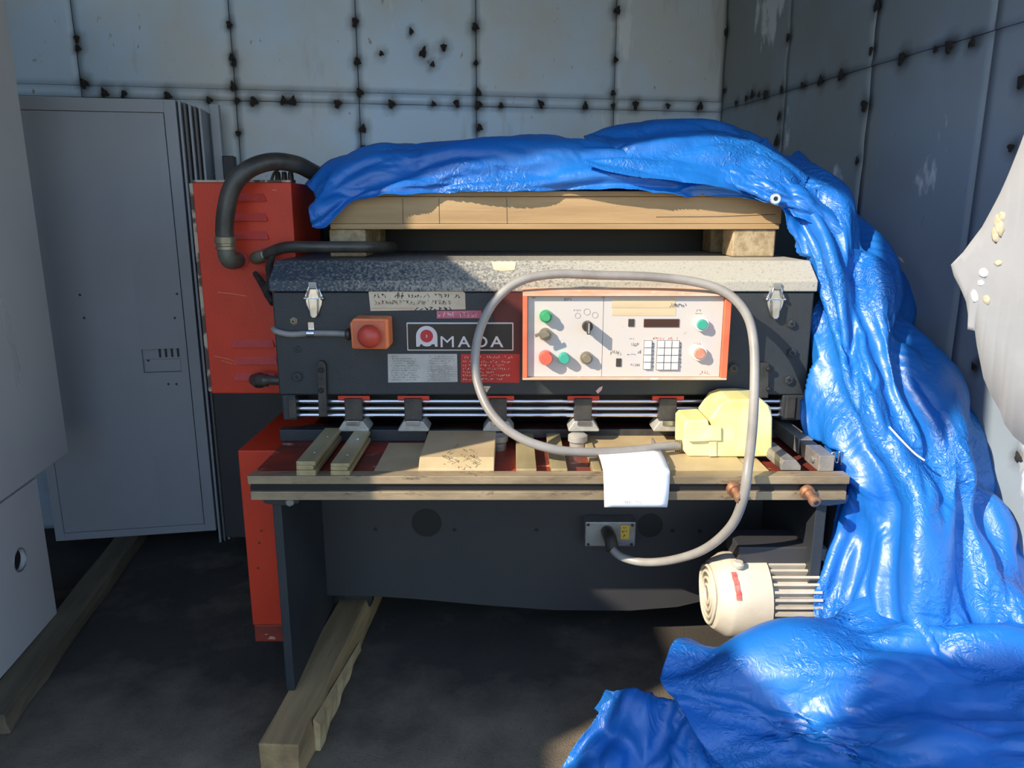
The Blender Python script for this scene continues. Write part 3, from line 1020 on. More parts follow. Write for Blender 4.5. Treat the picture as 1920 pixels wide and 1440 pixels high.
for i in range(7):
    a, b, c, d = rect(1222.5, 642 + i * 7.2, 1228.5, 646 + i * 7.2, YQ)
    scrawl(mb, a, b, c, d, YQ, g, .0008, .0025, 1)
    a, b, c, d = rect(1274, 642 + i * 7.2, 1280, 646 + i * 7.2, YQ)
    scrawl(mb, a, b, c, d, YQ, g, .0008, .0025, 1)
for xa, ya, xb, yb in ((1184, 643, 1204, 650), (1196, 655, 1206, 663), (1145, 657, 1167, 666), (1176, 664, 1194, 665.5), (1183, 682, 1203, 688),
                       (1180, 634, 1192, 636), (998, 556, 1008, 560), (1058, 558, 1072, 565), (1306, 580, 1318, 584), (1304, 587.5, 1319, 588.5),
                       (1003, 697, 1006, 703), (1076, 580, 1090, 584)):
    a, b, c, d = rect(xa, ya, xb, yb, YQ)
    scrawl(mb, a, b, c, d, YQ, g, .0009, .0040, 1)
# worn title in script
a, b, c, d = rect(1256, 567, 1289, 576, YQ - .001)
scrawl(mb, a, b, c, d - .002, YQ - .001, g, .0012, .0036, 1)
for cxp, cyp, rr in ((1083.5, 592, 5), (1101, 585, 6), (1116, 591, 5.5)):
    pp = [(P(cxp + rr * math.cos(t), cyp + rr * math.sin(t), YQ).x, P(cxp + rr * math.cos(t), cyp + rr * math.sin(t), YQ).z) for t in np.linspace(0, 6.28, 14)]
    mb.stroke(pp, .0007, YQ)
tag(mb.build('panel_print', 'print_grey', panel), kind='stuff')
mb = MB()
for xa, ya, xb, yb in ((1302, 642, 1317, 646), (1224, 632, 1274, 637), (1312, 695, 1336, 703), (1128, 556, 1141, 560)):
    a, b, c, d = rect(xa, ya, xb, yb, YQ)
    scrawl(mb, a, b, c, d, YQ, g, .0010, .0050, .8)
tag(mb.build('orange_print', 'btn_salmon', panel), kind='stuff')

# --- rods, clamps and punch holders below the cover
YR = YH + 0.018
for py in (752, 765.5, 778):
    a, b = P(548, py, YR), P(1482, py, YR)
    MB().lathe((a.x, YR, a.z), (1, 0, 0), [(0, .0052), (b.x - a.x, .0052)], 14).build('slide_rod', 'rod_steel', brake, smooth=40)
for x0, x1 in ((540, 555), (1474, 1492)):
    pbox('rod_bracket', x0, 744, x1, 785, YR - 0.022, 0.04, 'dark_steel', brake, 0.002)
for i, x in enumerate((663, 775, 934, 1094, 1253, 1368)):
    pbox('clamp', x - 30, 742.5, x + 30, 751, YH + 0.003, 0.008, 'red_paint', brake, 0.002)
    if i == 5:
        continue
    pbox('clamp', x - 20, 750, x + 25, 786, YH + 0.06, 0.035, 'red_worn', brake, 0.003)
    pbox('punch_holder', x - 17, 748, x + 16, 789, YR - 0.024, 0.045, 'dark_steel', brake, 0.002)
    yt = YR - 0.024
    fx0, fx1, fz0, fz1 = rect(x - 28, 789, x + 29, 808, yt)
    w = fx1 - fx0
    foot = MB().prism([(fx0, fz0), (fx0 - .001, fz0 + .005), (fx0 + w * .18, fz1), (fx1 - w * .18, fz1), (fx1 + .001, fz0 + .005), (fx1, fz0)], yt - .006, yt + .055).build(
        'punch_foot', 'foot_cast', brake, bevel=.003)
    MB().box(fx0 + w * .28, fx1 - w * .28, yt - .010, yt - .005, fz1 - .010, fz1 + .002).build('punch_tip', 'steel', foot, bevel=.001)

# --- bed
bx0, bx1 = P(465, 915, YB).x, P(1592, 915, YB).x
zr1 = P(960, 908, YB).z
zr2, zr3 = P(960, 922, YB).z, P(960, 938, YB).z
bed = MB().box(bx0, bx1, YB + .012, 2.0, zr3, Z_BED - .016).build('bed', 'red_worn', brake)
MB().box(bx0, bx1, YB, YB + .035, zr1, Z_BED).build('front_rail', 'bed_metal', bed, bevel=.0015)
MB().box(bx0 + .004, bx1 - .004, YB, YB + .03, zr3, zr2).build('lower_rail', 'bed_metal', bed, bevel=.0015)
MB().box(bx0 + .003, bx1 - .003, YB + .008, YB + .02, zr2, zr1).build('slot', 'black', bed)
MB().box(bx0, P(800, 850, 1.66).x, YB + .035, 1.86, Z_BED - .016, Z_BED - .006).build('table_plate', 'red_worn', bed, bevel=.001)
# lighter plates let into the bed with open slots between them
def bed_plate(name, x0, x1, ya, yb, top, mat, front_px=893):
    Y0 = ya
    a, b = P(x0, front_px, Y0).x, P(x1, front_px, Y0).x
    return MB().box(a, b, ya, yb, Z_BED - .016, Z_BED + top).build(name, mat, bed, bevel=.0012)
bed_plate('bed_plate', 700, 788, YB + .036, 1.78, -.003, 'plate_metal')
bed_plate('bed_plate', 968, 1006, YB + .036, 1.84, .004, 'brass_metal')
bed_plate('bed_plate', 1034, 1064, YB + .036, 1.84, .004, 'brass_metal')
bed_plate('bed_plate', 1112, 1128, YB + .036, 1.84, .002, 'brass_metal')
bed_plate('bed_plate', 1128, 1400, YB + .036, 1.86, -.003, 'plate_metal')
bed_plate('bed_plate', 1400, 1445, YB + .036, 1.86, -.004, 'plate_metal')
# long dark guide bar at the back of the table
gx0, gx1 = P(524, 815, 1.80).x, P(801, 815, 1.80).x
MB().box(gx0, gx1, 1.80, 1.835, Z_BED - .006, P(600, 806, 1.80).z).build('guide_bar', 'machine_grey', bed, bevel=.002)
MB().box(P(801, 810, 1.84).x, XR, 1.84, 1.86, Z_BED - .01, P(960, 805, 1.84).z).build('guide_bar', 'dark_steel', bed, bevel=.002)
# die posts standing under two of the punches
for x, mat in ((934, 'dull_steel'), (1085, 'foot_cast')):
    p = P(x, 838, 1.74)
    MB().lathe((p.x, 1.77, Z_BED - .016), (0, 0, 1), [(0, .020), (.018, .020), (.022, .024), (.036, .024), (.040, .018)], 18).build('die_post', mat, bed, smooth=40)
# copper coloured bolts sticking out of the front rail
for px, py in ((1383, 925), (1523, 931)):
    p = P(px, py, YB - .03)
    d = Vector((0.12, -1, -0.22)).normalized()
    o0 = Vector((p.x, YB, P(px, py - 9, YB).z))
    bb = MB().lathe(o0, d, [(-.004, .016), (.004, .017), (.010, .015), (.010, .009), (.030, .009), (.030, .0125), (.040, .0125), (.042, .010)], 14).build('rail_bolt', 'copper_bolt', bed, smooth=40)
    MB().lathe(o0 + d * .0425, d, [(0, .006), (.001, .005)], 6).build('socket', 'dark_steel', bb)

# --- lower frame
apron_y = 1.90
pts = [(560, 938), (1530, 938), (1530, 1105), (1330, 1124), (1270, 1138), (1180, 1145), (1040, 1144), (900, 1134), (780, 1123), (690, 1117), (560, 1116)]
poly = [(P(x, y, apron_y).x, P(x, y, apron_y).z) for x, y in pts]
poly[0] = (poly[0][0], zr3 + .02)
poly[1] = (poly[1][0], zr3 + .02)
apron = MB().prism(poly, apron_y, apron_y + .025).build('apron', 'apron_grey', brake)
for px, py, r in ((800, 980, .041), (1219, 985, .035)):
    p = P(px, py, apron_y)
    MB().lathe((p.x, apron_y + .0004, p.z), (0, -1, 0), [(0, r), (.0012, r), (.0012, r * .93)], 36).build('round_opening', 'black', apron, smooth=40)
for px, py in ((704, 992), (852, 993), (1006, 993), (1261, 995), (1312, 996), (580, 1022)):
    p = P(px, py, apron_y)
    MB().lathe((p.x, apron_y + .0004, p.z), (0, -1, 0), [(0, .006), (.001, .006)], 14).build('bolt_hole', 'black', apron)
sheet('slot_opening', [(577, 1018), (594, 1018), (594, 1064), (587, 1064), (586, 1034), (577, 1034)], 'black', apron, Y=apron_y, t=.0012)

for side, xa, xb in ((0, P(507, 960, YB + .02).x, P(524, 960, YB + .02).x), (1, P(1520, 1000, YB + .05).x, P(1540, 1000, YB + .05).x)):
    leg = MB().prism_x([(YB + .035, zr3), (YB + .035, .125 if side else .0905), (1.95, .125 if side else .0905), (1.95, zr3)], xa, xb).build('side_frame', 'machine_grey', brake, bevel=.002)
    wx = .045
    MB().prism([(xa - wx * .7, zr3 - .0005), (xb + wx, zr3 - .0005), (xb + wx * .9, zr3 - .020), (xb + .002, zr3 - .026), (xa - wx * .3, zr3 - .020)], YB + .03, YB + .10).build(
        'leg_bracket', 'machine_grey' if side == 0 else 'bracket_blue', leg, bevel=.002)
    if side == 0:
        q = P(546, 946, YB + .03)
        MB().lathe((q.x, YB + .03, zr3 - .013), (0, -1, 0), [(0, .010), (.012, .010), (.014, .007)], 6).build('bolt', 'dull_steel', leg)
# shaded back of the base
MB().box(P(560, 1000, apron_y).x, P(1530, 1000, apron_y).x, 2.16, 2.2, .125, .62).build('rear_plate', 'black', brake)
# a dim round pump drum behind the apron
q = P(660, 1118, 2.05)
MB().lathe((q.x, 1.99, q.z + .03), (0, 1, 0), [(0, .060), (.004, .072), (.02, .075), (.14, .075)], 28).build('drum', 'dark_steel', brake, smooth=40)
# red base column
rx0 = P(445, 840, 1.77).x
red = MB().box(rx0, P(524, 900, 1.77).x + .03, 1.77, 2.24, .1405, Z_BED - .02).build('base_column', 'red_paint', brake, bevel=.003)
MB().box(rx0 + .002, P(524, 900, 1.77).x + .028, 1.772, 2.238, .0905, .140).build('column_foot', 'red_worn', brake, bevel=.003)
for px, py in ((490, 995), (486, 1018), (484, 1065)):
    q = P(px, py, 1.77)
    MB().lathe((q.x, 1.7698, q.z), (0, -1, 0), [(0, .004), (.001, .003)], 8).build('chip_mark', 'red_worn', red)

# --- socket box under the bed
sx0, sx1, sz0, sz1 = rect(1097, 979, 1192, 1025, apron_y - .05)
sock = MB().box(sx0, sx1, apron_y - .05, apron_y - .0005, sz0, sz1).build('socket_box', 'dull_steel', brake, bevel=.003)
for px, py in ((1103, 984), (1186, 985), (1103, 1021), (1184, 1021)):
    q = P(px, py, apron_y - .05)
    MB().lathe((q.x, apron_y - .0498, q.z), (0, -1, 0), [(0, .0045), (.002, .004)], 10).build('screw', 'dark_steel', sock)
t0 = MB()
a, b, c, d = rect(1164, 985, 1180, 1011, apron_y - .052)
tagp = MB().box(a, b, apron_y - .0518, apron_y - .0502, c, d).build('yellow_label', 'yellow_tag', sock)
mb = MB()
for y0, y1, xa, xb in ((988, 992, 1169, 1176), (994.5, 999, 1166.5, 1178), (1002, 1007, 1168, 1176)):
    a, b, c, d = rect(xa, y0, xb, y1, apron_y - .0525)
    scrawl(mb, a, b, c, d, apron_y - .0525, g, .0012, .0042, 1)
mb.build('small_print', 'print_black', tagp)
q = P(1141, 1000, apron_y - .05)
plug = MB().tube([(q.x - .004, apron_y - .0505, q.z + .006), (q.x, apron_y - .085, q.z + .002), (q.x + .004, apron_y - .11, q.z - .022)], .017, 14, 5).build('plug', 'hose_black', brake, smooth=50)

# --- electrical cabinet bolted to the left side
YE = 2.02
e0, e1, f0, f1 = rect(361, 342, 549, 738, YE)
e0 = P(373, 480, YE).x
e1 = P(549, 400, YE).x
ecab = MB().box(e0, e1, YE, YE + .28, f0, f1).build('electrical_cabinet', 'red_paint', brake, bevel=.003)
MB().box(e0 - .013, e0 - .0005, YE + .012, YE + .27, f0 + .004, f1 - .002).build('cabinet_flange', 'chipped_edge', ecab)
MB().box(e0 + .002, e1 - .002, YE - .0012, YE + .012, f1 + .0005, f1 + .006).build('cabinet_top_edge', 'chipped_edge', ecab)
def louvre(x0, x1, y):
    a, b = P(x0, y, YE).x, P(x1, y, YE).x
    z = P(x0, y, YE).z
    h = .020
    MB().add([(a, YE - .0005, z), (b, YE - .0005, z), (b, YE - .011, z), (a + .004, YE - .011, z), (a + .012, YE - .0005, z + h), (b - .006, YE - .0005, z + h)],
             [(0, 1, 2, 3), (3, 2, 5, 4), (0, 3, 4), (1, 5, 2), (0, 4, 5, 1)]).build('louvre', 'red_louvre', ecab)
for x0, x1, y in ((409, 500, 377), (409, 503, 414), (409, 505, 448), (432, 516, 650), (436, 522, 682), (437, 520, 712)):
    louvre(x0, x1, y)
mb = MB()
for pts in ([(409, 548), (438, 551), (463, 555)], [(402, 668), (430, 673), (444, 680)], [(415, 676), (443, 684)], [(470, 377), (485, 372), (497, 374)], [(510, 356), (519, 357)]):
    mb.stroke([(P(x, y, YE).x, P(x, y, YE).z) for x, y in pts], .0015, YE - .001)
mb.build('scratch', 'btn_salmon', ecab)

# conduits
MB().tube([P(600, 330, 2.14), P(585, 322, 2.10), P(555, 308, 2.05), P(510, 303, 2.0), P(465, 318, 1.965), P(436, 350, 1.95), P(424, 395, 1.945), P(421, 430, 1.945), P(422, 447, 1.945)],
          .0225, 16).build('conduit', 'hose_black', brake, smooth=60)
q = P(423, 455, 1.945)
MB().lathe(q + Vector((0, 0, .016)), (0, 0, -1), [(0, .0235), (.002, .0265), (.017, .0265), (.018, .023), (.024, .023), (.026, .0255), (.033, .0255), (.034, .021)], 12).build('conduit_nut', 'brass_fitting', brake, smooth=40)
MB().tube([P(424, 466, 1.945), P(425, 478, 1.945), P(430, 488, 1.955), P(439, 489, 1.985), P(445, 488, 2.019)], .0215, 16).build('conduit_elbow', 'elbow_green', brake, smooth=60)
MB().lathe((P(446, 486, YE).x, YE, P(446, 486, YE).z), (0, -1, 0), [(0, .029), (.003, .029), (.003, .024)], 24).build('collar', 'red_louvre', brake, smooth=40)
MB().tube([P(500, 477, 1.96), P(520, 468, 1.93), P(545, 463, 1.91), P(600, 463, 1.905), P(680, 463, 1.93), P(720, 463, 1.99), P(735, 463, 2.06)], .0145, 14).build('conduit', 'hose_black', brake, smooth=60)
MB().tube([P(480, 484, 2.019), P(482, 483, 1.99), P(488, 481, 1.97), P(497, 478, 1.962)], .0165, 14).build('conduit_elbow', 'elbow_green', brake, smooth=60)
MB().lathe(P(494, 479, 1.965), Vector((.9, -.15, .35)), [(0, .0175), (.010, .0175)], 10).build('conduit_nut', 'chrome', brake, smooth=40)
MB().tube([P(478, 712, 1.99), P(486, 712, 1.965), P(498, 713, 1.955), P(512, 713, 1.95), P(530, 714, 1.95)], .017, 14, taper=lambda t: 1.0 if t < .55 else .72).build('conduit', 'hose_black', brake, smooth=50)
MB().lathe(P(480, 713, 1.975), (1, -.2, 0), [(0, .020), (.010, .0215), (.020, .020)], 8).build('conduit_nut', 'dark_steel', brake, smooth=30)
MB().tube([P(512, 480, 1.94), P(505, 500, 1.92), P(508, 525, 1.90), P(500, 548, 1.89), P(512, 566, 1.87)], .010, 10, taper=lambda t: .6 + .5 * math.sin(t * 3.1)).build('worn_cable', 'weld_black', brake, smooth=60)
MB().tube([P(478, 512, 1.99), P(492, 532, 1.96), P(505, 556, 1.92), P(511, 570, 1.90)], .008, 10, taper=lambda t: .8 + .5 * math.sin(t * 3.1)).build('worn_cable', 'weld_black', brake, smooth=60)
# dark cable glands on top of the cabinet
for px in (522, 534, 546):
    q = P(px, 342, 2.12)
    MB().lathe((q.x, 2.12, f1), (0, 0, 1), [(0, .012), (.010, .012), (.010, .008), (.028, .007), (.032, .005)], 8).build('cable_gland', 'dark_steel', ecab, smooth=30)
MB().tube([P(508, 342, 2.1), P(514, 325, 2.1), P(524, 316, 2.1)], .004, 8).build('wire', 'hose_black', ecab, smooth=60)

# --- electric motor under the right end of the bed
YM = 1.625
mc = P(1400, 1113, YM)
mx0, mx1, mx2 = P(1329, 1113, YM).x, P(1424, 1113, YM).x, P(1524, 1113, YM).x
R = .099
motor = MB().lathe((mx1 - .02, YM, mc.z), (1, 0, 0), [(0, R * .80), (mx2 - mx1, R * .80), (mx2 - mx1 + .02, R * .6)], 32).build('motor', 'motor_fin', brake, smooth=40)
cowl = MB().lathe((mx0, YM, mc.z), (1, 0, 0), [(0, R * .70), (.004, R * .80), (.030, R * .97), (.040, R), (mx1 - mx0, R * 1.01), (mx1 - mx0, R * .92)], 40).build('fan_cowl', 'motor_cream', motor, smooth=35)
for rr in (.22, .38, .54, .68):
    n = 36
    ring = [(mx0 - .003, YM + R * rr * math.cos(t) * (1 + .06 * math.sin(3 * t)), mc.z + R * rr * math.sin(t)) for t in np.linspace(0, 2 * math.pi, n)]
    MB().tube(ring, .0042, 8, 1).build('grille_ring', 'motor_cream', motor, smooth=60)
MB().lathe((mx0 - .0002, YM, mc.z), (-1, 0, 0), [(0, R * .69), (.0012, R * .69)], 32).build('grille_back', 'btn_brown', motor)
for i in range(36):
    t = 2 * math.pi * i / 36
    c_, s_ = math.cos(t), math.sin(t)
    r0, r1, w = R * .78, R * 1.0, .0030
    vs = []
    for x in (mx1 + .004, mx2 - .016):
        for r_, sg in ((r0, -1), (r0, 1), (r1, 1), (r1, -1)):
            vs.append((x, YM + c_ * r_ - s_ * w * sg, mc.z + s_ * r_ + c_ * w * sg))
    MB().add(vs, [(0, 1, 2, 3), (7, 6, 5, 4), (0, 4, 5, 1), (1, 5, 6, 2), (2, 6, 7, 3), (3, 7, 4, 0)]).build('cooling_fin', 'motor_fin', motor)
a, b = P(1378, 1020, YM).x, P(1505, 1020, YM).x
MB().box(a, b, YM - .03, YM + .07, mc.z + R * .9, mc.z + R * .9 + .045).build('terminal_box', 'apron_grey', motor, bevel=.003)
MB().lathe((P(1388, 1030, YM - .05).x, YM - .045, mc.z + R * .93), (0, 0, 1), [(0, .012), (.008, .014), (.014, .010)], 10).build('eye_bolt', 'motor_cream', motor, smooth=40)
eye = [(P(1484, 1170, YM - .09).x + .011 * math.cos(t), YM - R * 1.02, mc.z - R * .62 + .016 * math.sin(t)) for t in np.linspace(0, 2 * math.pi, 20)]
MB().tube(eye, .0038, 8, 1).build('lifting_eye', 'motor_cream', motor, smooth=60)
mb = MB()
n = 8
vs, fs = [], []
for i in range(n + 1):
    th = math.radians(57 - 37 * i / n)
    xx = P(1384, 1113, YM - R).x + .006 * i / n + .001 * math.sin(i * 2.3)
    yy, zz = YM - R * 1.018 * math.cos(th), mc.z + R * 1.018 * math.sin(th)
    vs += [(xx - .006, yy, zz), (xx + .006, yy, zz)]
for i in range(n):
    fs.append((2 * i, 2 * i + 1, 2 * i + 3, 2 * i + 2))
mb.add(vs, fs).build('chalk_mark', 'red_chalk', motor)
# post and small block beside the motor
pbox('pump_post', 1516, 985, 1534, 1030, YM + .03, .03, 'sticker_cream', brake, .002)
pbox('pump_block', 1520, 1030, 1552, 1052, YM + .02, .05, 'sticker_cream', brake, .002)

# ------------------------------------------------------------------ things lying on the bed
def die_rail(x0, x1, ya, yb, label, h0=.012):
    """stepped two-storey bar running from front to back"""
    a, b = P(x0, 893, ya).x, P(x1, 893, ya).x
    w = b - a
    base = Z_BED + .0003
    e = empty('die_rail', ((a + b) / 2, (ya + yb) / 2, base), label, 'metal bar', 'stepped bars on the bed')
    MB().box(a, b, ya, yb, base, base + h0).build('base_strip', 'brass_metal', e, bevel=.001)
    MB().box(a, b - w * .12, ya + .002, yb, base + h0 + .0004, base + h0 * 1.9).build('middle_strip', 'brass_metal', e, bevel=.001)
    MB().box(a + w * .02, b, ya + .001, yb, base + h0 * 1.9 + .0004, base + h0 * 2.7).build('top_strip', 'brass_metal', e, bevel=.001)
    for fy in (.25, .72):
        MB().lathe(((a + b) / 2 + w * .1, ya + (yb - ya) * fy, base + h0 * 2.7), (0, 0, 1), [(0, .0035), (.0008, .003)], 10).build('screw', 'chrome', e)
    return e
die_rail(556, 592, YB + .002, 1.79, 'stepped brass-coloured bar at the left end of the bed, nearer the red base')
die_rail(620, 656, YB + .004, 1.78, 'second stepped brass-coloured bar from the left end of the bed', .010)

# flat plate with black handwriting
a, b = P(788, 880, 1.60).x, P(927, 880, 1.60).x
plate2 = MB().prism_x([(YB + .036, Z_BED - .0055), (YB + .038, Z_BED + .004), (1.595, Z_BED + .022), (1.79, Z_BED + .026), (1.79, Z_BED - .0055)], a, b).build(
    'steel_plate', 'plate_metal', None, bevel=.0015)
tag(plate2, 'flat tan steel plate with black handwriting lying on the middle of the bed', 'metal plate')
g2 = random.Random(3)
mb = MB()
zt = Z_BED + .0268
for k in range(26):
    px, py = g2.uniform(828, 896), g2.gauss(855, 8)
    q = G(px, py, zt)
    for j in range(2):
        d = Vector((g2.uniform(-.010, .010), g2.uniform(-.014, .014), 0))
        nn = Vector((-d.y, d.x, 0)).normalized() * .0007
        mb.add([q + nn, q + d + nn, q + d - nn, q - nn], [(0, 1, 2, 3)])
        q = q + d
tag(mb.build('handwriting', 'print_black', plate2), kind='stuff')

# shallow tray under the foot switch
ta, tb = P(1253, 895, YB + .04).x, P(1402, 895, YB + .04).x
tray = empty('sheet_tray', ((ta + tb) / 2, 1.66, Z_BED), 'shallow folded steel tray under the yellow foot switch', 'tray')
MB().box(ta, tb, YB + .040, 1.76, Z_BED - .0028, Z_BED + .0008).build('tray_floor', 'plate_metal', tray)
MB().box(ta - .004, ta, YB + .040, 1.76, Z_BED - .0028, Z_BED + .016).build('tray_flange', 'dull_steel', tray)

# white paper hanging over the rail
def sheet_grid(rows, n=8):
    vs, fs = [], []
    R_ = []
    for r in rows:
        R_.append([r[0].lerp(r[1], i / n) for i in range(n + 1)])
    for r in R_:
        vs += r
    for j in range(len(rows) - 1):
        for i in range(n):
            k = j * (n + 1) + i
            fs.append((k, k + 1, k + n + 2, k + n + 1))
    return vs, fs
zp = Z_BED + .020
rows = []
A0, A1 = G(1121, 850, zp), G(1238, 843, zp)
B0, B1 = P(1131, 884, YB - .003), P(1256, 884, YB - .003)
C0, C1 = P(1133, 951, YB - .014), P(1251, 951, YB - .014)
for t in np.linspace(0, 1, 7):
    rows.append((A0.lerp(B0, t) + Vector((0, 0, .004 * math.sin(t * 3.14))), A1.lerp(B1, t) + Vector((0, 0, .004 * math.sin(t * 3.14)))))
for t in np.linspace(0.12, 1, 8):
    rows.append((B0.lerp(C0, t) + Vector((0, -.004 * math.sin(t * 3.14), 0)), B1.lerp(C1, t) + Vector((0, -.006 * math.sin(t * 3.14), 0))))
paper = MB().add(*sheet_grid(rows)).build('paper_sheet', 'paper', None, smooth=180, solid=.0006)
tag(paper, 'blank white sheet of paper folded over the front rail of the bed', 'paper')
mb = MB()
for xa, xb in ((1136, 1142), (1168, 1184), (1192, 1205), (1216, 1219)):
    a, b, c, d = rect(xa, 938, xb, 944, YB - .0165)
    scrawl(mb, a, b, c, d, YB - .0175, g, .0007, .004, 1)
mb.build('faint_print', 'plate_silver', paper)

# bars at the right end of the bed
def y_bar(name, pts_xz, ya, yb, skew, mat, parent):
    n = len(pts_xz)
    vs = [(x, ya, z) for x, z in pts_xz] + [(x + skew, yb, z) for x, z in pts_xz]
    return MB().add(vs, [tuple(range(n)), tuple(range(2 * n - 1, n - 1, -1))] + [(i, i + n, (i + 1) % n + n, (i + 1) % n) for i in range(n)]).build(name, mat, parent, bevel=.0015)
zb = Z_BED + .0004
x0 = P(1462, 895, YB + .04).x
x1 = P(1499, 895, YB + .04).x
blk = y_bar('steel_bar', [(x0, zb), (x1, zb), (x1, zb + .010), (x1 - .012, zb + .024), (x0 + .004, zb + .024), (x0, zb + .014)], YB + .036, 1.70, -.004, 'grey_bar', None)
tag(blk, 'short grey steel bar on the bed between foot switch and square bar', 'metal bar')
x0 = P(1533, 893, YB + .03).x
x1 = P(1562, 893, YB + .03).x
sq = empty('square_bar', ((x0 + x1) / 2, 1.66, zb), 'long square steel bar at the right end of the bed by the tarpaulin', 'metal bar')
h = .036
y_bar('front_section', [(x0, zb), (x1, zb), (x1, zb + h), (x0, zb + h)], YB + .030, 1.64, 0, 'grey_bar', sq)
y_bar('middle_section', [(x0 + .002, zb), (x1 - .002, zb), (x1 - .002, zb + h * .96), (x0 + .002, zb + h * .96)], 1.641, 1.68, 0, 'dark_steel', sq)
y_bar('rear_section', [(x0, zb), (x1, zb), (x1, zb + h), (x0, zb + h)], 1.681, 1.86, 0, 'grey_bar', sq)
MB().lathe((x0 - .0005, YB + .06, zb + h * .5), (-1, 0, 0), [(0, .008), (.004, .008), (.005, .005)], 12).build('bolt', 'dull_steel', sq)
wx = x1 + .022
clipw = MB().tube([(wx - .014, 1.60, zb + .004), (wx - .013, 1.60, zb + .026), (wx - .006, 1.60, zb + .030), (wx - .003, 1.60, zb + .010), (wx + .003, 1.60, zb + .008),
                   (wx + .004, 1.60, zb + .030), (wx + .010, 1.60, zb + .030), (wx + .011, 1.60, zb + .002)], .0017, 8, 6).build('wire_clip', 'chrome', None, smooth=60)
tag(clipw, 'bent shiny wire clip beside the square bar on the bed', 'clip')

# ------------------------------------------------------------------ yellow foot switch with its long cable
YY = 1.655
zt0 = Z_BED + .0012
fs_ = empty('foot_switch', (P(1365, 850, YY).x, YY + .06, zt0), 'yellow foot switch housing on the bed with a long grey looping cable', 'foot switch')
def pxz(pts, Y):
    return [(P(x, y, Y).x, P(x, y, Y).z) for x, y in pts]
zoff = zt0 - P(1365, 858, YY).z
def lift(poly):
    return [(x, max(z + zoff * .5, zt0)) for x, z in poly]
hood = lift(pxz([(1338, 804), (1330, 789), (1353, 757), (1370, 750), (1405, 749), (1432, 752), (1446, 765), (1449, 785), (1448, 850), (1443, 858.5), (1340, 858.5)], YY))
MB().prism(hood, YY, YY + .115).build('hood', 'yellow', fs_, bevel=.005, segs=3)
base = lift(pxz([(1284, 797), (1290, 790), (1329, 788), (1331, 800), (1352, 801), (1352, 858.5), (1292, 858.5), (1283, 848)], YY))
MB().prism(base, YY + .004, YY + .105).build('toe_guard', 'yellow', fs_, bevel=.004, segs=3)
pd = lift(pxz([(1330, 802), (1352, 801), (1352, 826), (1290, 828), (1290, 818), (1332, 816)], YY))
MB().prism(pd, YY - .005, YY + .02).build('pedal', 'yellow', fs_, bevel=.002)
lp = lift(pxz([(1329, 828), (1344, 827), (1344, 856), (1329, 856)], YY))
MB().prism(lp, YY - .003, YY + .02).build('side_rib', 'yellow', fs_, bevel=.002)
gp = P(1280, 836, YY + .03)
gl_ = MB()
for i in range(5):
    gl_.lathe((gp.x - .018 + i * .0045, YY + .03, gp.z), (1, 0, 0), [(0, .0125), (.0012, .0145), (.003, .0145), (.0042, .0125)], 14)
gl_.build('cable_gland', 'brass_fitting', fs_, smooth=40)
cab = [(1278, 836, 1.685), (1240, 838, 1.665), (1180, 845, 1.64), (1090, 848, 1.615), (1020, 838, 1.60), (960, 812, 1.61), (918, 770, 1.64), (895, 715, 1.68),
       (891, 665, 1.70), (903, 610, 1.715), (930, 562, 1.725), (975, 527, 1.735), (1040, 514, 1.74), (1120, 516, 1.74), (1220, 519, 1.735), (1310, 530, 1.72),
       (1365, 551, 1.70), (1400, 590, 1.68), (1413, 640, 1.66), (1415, 710, 1.625), (1411, 800, 1.56), (1402, 880, 1.50), (1392, 940, 1.495), (1368, 990, 1.53),
       (1320, 1030, 1.60), (1260, 1050, 1.68), (1205, 1054, 1.74), (1165, 1044, 1.77), (1148, 1030, 1.785)]
MB().tube([P(*c) for c in cab], .0105, 14, 6).build('cable', 'cable_grey', fs_, smooth=60)

# ------------------------------------------------------------------ pallet on the machine
YPAL = 1.985
pz0, pz1 = P(1000, 430, YPAL).z, P(1000, 368, YPAL).z
px0, px1 = P(618, 400, YPAL).x, P(1466, 400, YPAL).x
PD = 0.62
ztop = z_top + .001
pallet = empty('pallet', ((px0 + px1) / 2, YPAL + PD / 2, ztop), 'weathered wooden pallet lying on top of the press brake under blue tarpaulin', 'pallet')
for y in (YPAL, YPAL + PD / 2 - .02, YPAL + PD - .04):
    MB().box(px0, px1, y, y + .04, pz0 + .014, pz1 - .001).build('stringer', 'wood', pallet, bevel=.002)
    MB().box(px0, px1 - .004, y - .002, y + .085, pz0, pz0 + .0136).build('bottom_board', 'wood', pallet, bevel=.002)
nb = 5
for i in range(nb):
    w = (PD + .004) / nb
    MB().box(px0 - .003, px1 + .003, YPAL - .006 + w * i, YPAL - .006 + w * (i + 1) - (.018 if i < 4 else 0), pz1, pz1 + .013).build('deck_board', 'wood', pallet, bevel=.002)
for x0, x1 in ((617, 685), (1375, 1455)):
    a, b = P(x0, 450, YPAL).x, P(x1, 450, YPAL).x
    for y in (YPAL + .004, YPAL + PD - .10):
        if y > 2.24:
            y = 2.21
        MB().box(a, b, y, y + .10, ztop, pz0 - .0004).build('block', 'wood_end', pallet, bevel=.004)
q = YPAL - .0004
for x in (755, 823, 950):
    MB().stroke([(P(x, 372, q).x, P(x, 372, q).z), (P(x + 1, 424, q).x, P(x + 1, 424, q).z)], .0012, q).build('wood_crack', 'print_black', pallet)
mb = MB()
mb.stroke([(P(1230, 407, q).x, P(1230, 407, q).z), (P(1350, 406, q).x, P(1350, 406, q).z), (P(1455, 402, q).x, P(1455, 402, q).z)], .0014, q)
mb.build('wood_crack', 'print_black', pallet)

